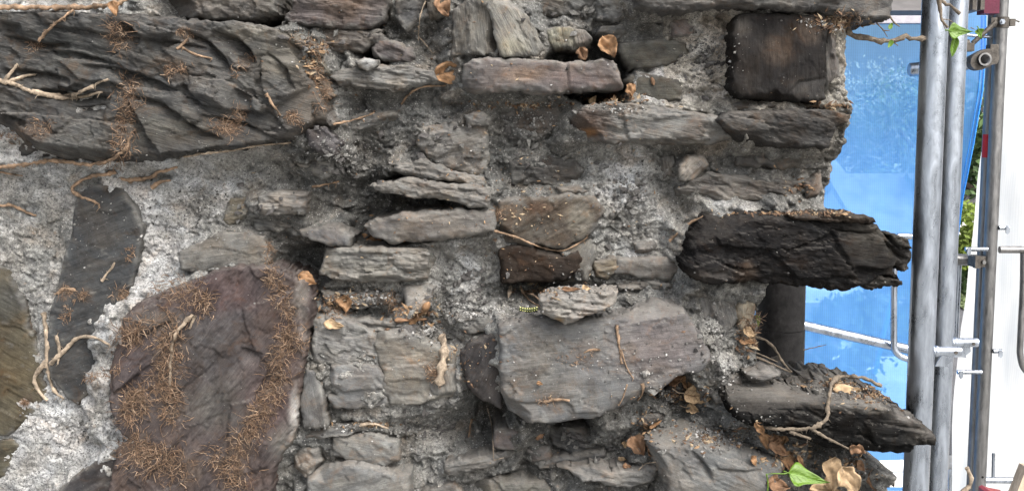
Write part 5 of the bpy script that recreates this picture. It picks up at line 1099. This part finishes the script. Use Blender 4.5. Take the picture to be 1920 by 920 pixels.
# debris netting (blue) and the white sheet
def sheet_mesh(name, L_, R_, y, mat, ny=60, nx=30, wave=.02, hem=None):
    vs = []
    for j in range(ny+1):
        py = L_[0][1]+(L_[-1][1]-L_[0][1])*j/ny
        def xi(T): 
            for (xa, ya), (xb_, yb) in zip(T[:-1], T[1:]):
                if py <= yb: return xa+(xb_-xa)*(py-ya)/(yb-ya)
            return T[-1][0]
        a, b = xi(L_), xi(R_)
        for i in range(nx+1):
            px = a+(b-a)*i/nx; yy = y+wave*float(fbm(np.array(px/70), np.array(py/500), 3, 2))
            vs.append(at(px, py, yy))
    fs = [(j*(nx+1)+i, (j+1)*(nx+1)+i, (j+1)*(nx+1)+i+1, j*(nx+1)+i+1) for j in range(ny) for i in range(nx)]
    mb = MB(); mb.add(vs, fs, True); return mb.build(name, mat)
def net_mat(name, col, alpha, tint, stripe):
    m = bpy.data.materials.new(name); m.use_nodes = True; N = m.node_tree.nodes; L = m.node_tree.links; N.clear(); out = N.new('ShaderNodeOutputMaterial')
    tc = nd(N, 'ShaderNodeTexCoord').outputs['Object']
    d = nd(N, 'ShaderNodeBsdfDiffuse'); t = nd(N, 'ShaderNodeBsdfTranslucent'); tr = nd(N, 'ShaderNodeBsdfTransparent')
    n = noise(N, L, mapping(N, L, tc, (14, 1, 2)), 1, 3)
    c = mix(N, L, 1, col, ramp(N, L, n, .3, .7, (.85, .88, .9, 1), (1.1, 1.08, 1.05, 1)), 'MULTIPLY')
    for s in (d, t): L.new(c, s.inputs[0])
    tr.inputs[0].default_value = (*tint, 1)
    m1 = nd(N, 'ShaderNodeMixShader', i_0=.6); L.new(d.outputs[0], m1.inputs[1]); L.new(t.outputs[0], m1.inputs[2])
    w1 = nd(N, 'ShaderNodeTexWave', i_Scale=stripe, i_Distortion=.4); w1.bands_direction = 'Z'; L.new(tc, w1.inputs['Vector'])
    w2 = nd(N, 'ShaderNodeTexWave', i_Scale=stripe*.7, i_Distortion=.4); w2.bands_direction = 'X'; L.new(tc, w2.inputs['Vector'])
    f = math_(N, L, 'ADD', math_(N, L, 'MULTIPLY', math_(N, L, 'ADD', w1.outputs['Fac'], w2.outputs['Fac']), .07), alpha-.07)
    m2 = nd(N, 'ShaderNodeMixShader'); L.new(f, m2.inputs[0]); L.new(tr.outputs[0], m2.inputs[1]); L.new(m1.outputs[0], m2.inputs[2]); L.new(m2.outputs[0], out.inputs[0])
    return m
M['net'] = net_mat('blue_netting', (.17, .45, .97), .60, (.50, .76, 1), 55)
M['sheet'] = net_mat('white_sheeting', (.74, .74, .73), .97, (1, 1, 1), 60)
RE = [(1853,-700),(1850,-300),(1849,30),(1848,100),(1843,170),(1826,270),(1806,370),(1797,440),(1790,500),(1762,700),(1740,860),(1730,1000)]
tag(sheet_mesh('debris_netting', [(1150,-700),(1150,1000)], RE, YC+.16, M['net']), 'translucent blue debris netting stretched behind the scaffold tubes', 'netting')
mb = MB(); mb.tube([at(px-1, py, YC+.155) for px, py in RE[2:-1]], .004, 6); mb.tube([at(px-8, py, YC+.155) for px, py in RE[2:-1]], .0025, 6)
M['hem'] = simple('blue_hem', (.03, .22, .65), .7, .15, 200); tag(mb.build('netting_hem', M['hem']), 'corded blue edge of the debris netting', 'hem')
tag(sheet_mesh('white_sheeting', [(1880,-700),(1864,60),(1850,230),(1839,290),(1832,340),(1828,400),(1822,460),(1816,500),(1811,560),(1801,620),(1795,680),(1788,740),(1785,800),(1785,920),(1780,1010)], [(2500,-700),(2500,1010)], YC+.34, M['sheet'], wave=.06), 'bright white translucent sheeting hung behind the farther tubes', 'sheeting')

# ground, street, far things
M['asphalt'] = simple('asphalt', (.075, .075, .078), .9, .2, 3, bd=.004, bscale=60); M['earth'] = simple('yard_ground', (.3, .295, .28), .95, .3, 1.2, bd=.01, bscale=20)
def slab_box(name, x0, y0, x1, y1, z0, z1, mat, kind='structure'):
    mb = MB(); mb.box(((x0+x1)/2, (y0+y1)/2, (z0+z1)/2), (x1-x0, y1-y0, z1-z0)); return tag(mb.build(name, M[mat]), kind=kind)
slab_box('ground', -400, -400, 400, 600, -.5, 0, 'earth')
slab_box('road', .6, 3.2, 60, 8.0, 0, .004, 'asphalt')
mb = MB(); mb.box((-.235, .22, .36), (1.66, .36, .72)); mb.build('lower_courses', M['mortar'], WALL)
M['slates'] = simple('slate_roof', (.17, .165, .17), .6, .2, 3, stretch=(1, 1, 1)); M['render_wall'] = simple('white_render', (.55, .54, .52), .8, .06, 3); M['glass'] = simple('dark_glass', (.05, .06, .08), .1, .1, 3)
M['leafage'] = simple('foliage', (.16, .2, .09), .7, .45, 1.5, trans=.3); M['leafage_y'] = simple('yellow_foliage', (.17, .23, .04), .7, .35, 2, trans=.3); M['leafage_d'] = simple('dark_foliage', (.06, .10, .035), .7, .4, 2, trans=.25); M['leafage_pale'] = simple('pale_foliage', (.46, .46, .38), .7, .35, 1.5, trans=.3); M['concrete'] = simple('pale_concrete', (.36, .355, .34), .9, .1, 2); M['trunk'] = simple('trunk_bark', (.12, .09, .07), .9, .3, 10)  # the two farthest trees get a much paler foliage tone
mb = MB(); g = [on_ground(px, py, .006) for px, py in ((1545,700),(1600,596),(1660,585),(1735,600),(1720,860),(1640,880))]; mb.add(g, [tuple(range(6))[::-1]]); tag(mb.build('path', M['concrete']), kind='structure')
def house(xl, xr, y0, y1, ze, zr, label, gable_px=None):
    e = empty('house', ((xl+xr)/2, y0, 0), label=label, cat='house'); ym = (y0+y1)/2
    mb = MB(); P = [(y0, 0), (y1, 0), (y1, ze), (ym, zr-.06), (y0, ze)]
    mb.prism([Vector((xl+.15, a, b)) for a, b in P], (1, 0, 0), xr-xl-.3); mb.build('wall', M['render_wall'], e)
    mb = MB()
    for (a, b) in ((y0-.3, ym), (y1+.3, ym)):
        k = (zr-ze)/(ym-y0); zz = ze-k*.3
        mb.prism([Vector((xl, a, zz)), Vector((xl, ym, zr)), Vector((xl, ym, zr+.1)), Vector((xl, a, zz+.1))], (1, 0, 0), xr-xl)
    rf = mb.build('roof', M['slates'], e)
    mb = MB(); mb.tube([Vector((xl-.02, ym, zr+.1)), Vector((xr+.02, ym, zr+.1))], .07, 8); mb.build('ridge', M['slates'], rf)
    return e
ya = 12.0; zr = at(1600, 338, ya+1.5).z; ze = at(1600, 500, ya-1.).z
h1 = house(at(1548, 338, ya+1.5).x, at(1850, 338, ya+1.5).x, ya-.7, ya+3.7, ze, zr, 'low house with a broad grey roof seen dimly through the blue netting')
xl = at(1520, 300, ya+6).x; h2 = house(xl-1.5, at(1583, 300, ya+6).x, ya+5.5, ya+8.5, at(1570, 345, ya+6).z, at(1570, 296, ya+6).z, 'paler gabled house beyond the broad roof')
xs = at(1655, 600, 8.6).x
e6 = empty('garden_shed', (xs+.6, 8.6, 0), label='small white shed low behind the blue netting', cat='shed')
mb = MB(); mb.prism([Vector((xs, 8.6, 0)), Vector((xs+1.3, 8.6, 0)), Vector((xs+1.3, 8.6, at(1655, 600, 8.6).z)), Vector((xs+.65, 8.6, at(1655, 560, 8.6).z+.1)), Vector((xs, 8.6, at(1655, 600, 8.6).z))], (0, 1, 0), 1.6); mb.build('wall', M['render_wall'], e6)
mb = MB(); mb.box((xs+.25, 8.585, .35), (.24, .03, .5)); mb.build('door', M['glass'], e6)
def tree(px, py, y, rx, rz, n, ls, mat, label, name='tree', cat='tree', ry=None, group=None):
    c = at(px, py, y); e = empty(name, (c.x, y, 0), label=label, cat=cat, group=group); ry = ry or rx
    if name == 'tree':
        mb = MB(); mb.tube([Vector((c.x, y, 0)), Vector((c.x+.05, y, c.z*.5)), Vector((c.x, y, c.z))], [rx*.09, rx*.07, rx*.03], 8)
        for k in range(5): a = k*1.3; mb.tube([Vector((c.x, y, c.z*.6+k*.1)), Vector((c.x+math.cos(a)*rx*.6, y+math.sin(a)*ry*.6, c.z+rz*.2))], [rx*.04, rx*.012], 6)
        mb.build('trunk', M['trunk'], e)
    rng = np.random.RandomState(int(px*7+py)); cl = rng.normal(0, .42, (26, 3)); V = []; F = []
    for i in range(n):
        q = cl[rng.randint(26)]+rng.normal(0, .17, 3)
        if np.linalg.norm(q) > 1.15: continue
        p = np.array([c.x+q[0]*rx, y+q[1]*ry, max(.03, c.z+q[2]*rz)]); a = rng.normal(0, 1, 3); a /= np.linalg.norm(a); b = np.cross(a, rng.normal(0, 1, 3)); b /= np.linalg.norm(b); s = ls*rng.uniform(.6, 1.4)
        k = len(V); V += [p-a*s, p+b*s*.5, p+a*s, p-b*s*.5]; F.append((k, k+1, k+2, k+3))
    o = link('crown', np_mesh('crown', np.array(V), np.array(F), False), M[mat], e)
    return e
tree(1640, 250, 24, 2.6, 1.9, 24000, .055, 'leafage_pale', 'broad pale leafy tree beyond the houses behind the blue netting')
tree(1560, 230, 27, 2.2, 2.4, 16000, .055, 'leafage_pale', 'pale bushy tree showing beside the wall end through the netting')
tree(1725, 270, 22, 1.9, 1.9, 12000, .055, 'leafage', 'leafy tree behind the near scaffold tubes')
tree(1830, 360, 13, 1.3, 1.5, 5000, .07, 'leafage_d', 'dark tree seen in the slit between netting and white sheet')
tree(1806, 440, 8.2, .32, .30, 2600, .03, 'leafage_y', 'yellow-green bush in the slit beside the white sheet', 'bush', 'bush')
tree(1806, 520, 8.6, .42, .36, 3000, .035, 'leafage_d', 'dark green hedge plant under the yellow-green bush', 'bush', 'bush')
tree(1785, 700, 8.1, .55, .36, 3600, .035, 'leafage', 'green ivy-like bush by the edge of the asphalt', 'bush', 'bush')
tree(1535, 655, 6.5, .32, .26, 2600, .03, 'leafage_d', 'leafy shrub low behind the blue netting beside the black pipe', 'bush', 'bush')
tree(1600, 560, 10, .9, .45, 2800, .05, 'leafage', 'wide shrub behind the blue netting under the great dark stone', 'bush', 'bush')
mb = MB(); a = at(1770, 640, 8.8); mb.box((a.x+.3, 8.85, .35), (1.0, .2, .7)); tag(mb.build('garden_wall', M['render_wall']), 'low pale garden wall behind the hedge', 'garden wall', kind='thing')

for px_, py_, s_, lb in ((1585,610,.22,'small dark bush at the edge of the pale path'),(1630,590,.30,'rounded dark bush beyond the pale path'),(1670,640,.16,'low tuft of leaves on the pale path'),(1560,700,.26,'dark leafy bush close behind the black ledge stone')):
    g = on_ground(px_, py_+20); dpx = g.y
    tree(px_, py_, dpx, s_*1.4, s_, 1800, .03, 'leafage_d', lb, 'bush', 'bush')
mb = MB(); a = at(1500, 610, 4.5); g = on_ground(1520, 640); mb.tube([at(1640, 700, 3.6), at(1690, 480, 3.6)], .012, 8); tag(mb.build('slack_rope', M['hem']), 'blue rope slanting behind the netting', 'rope')
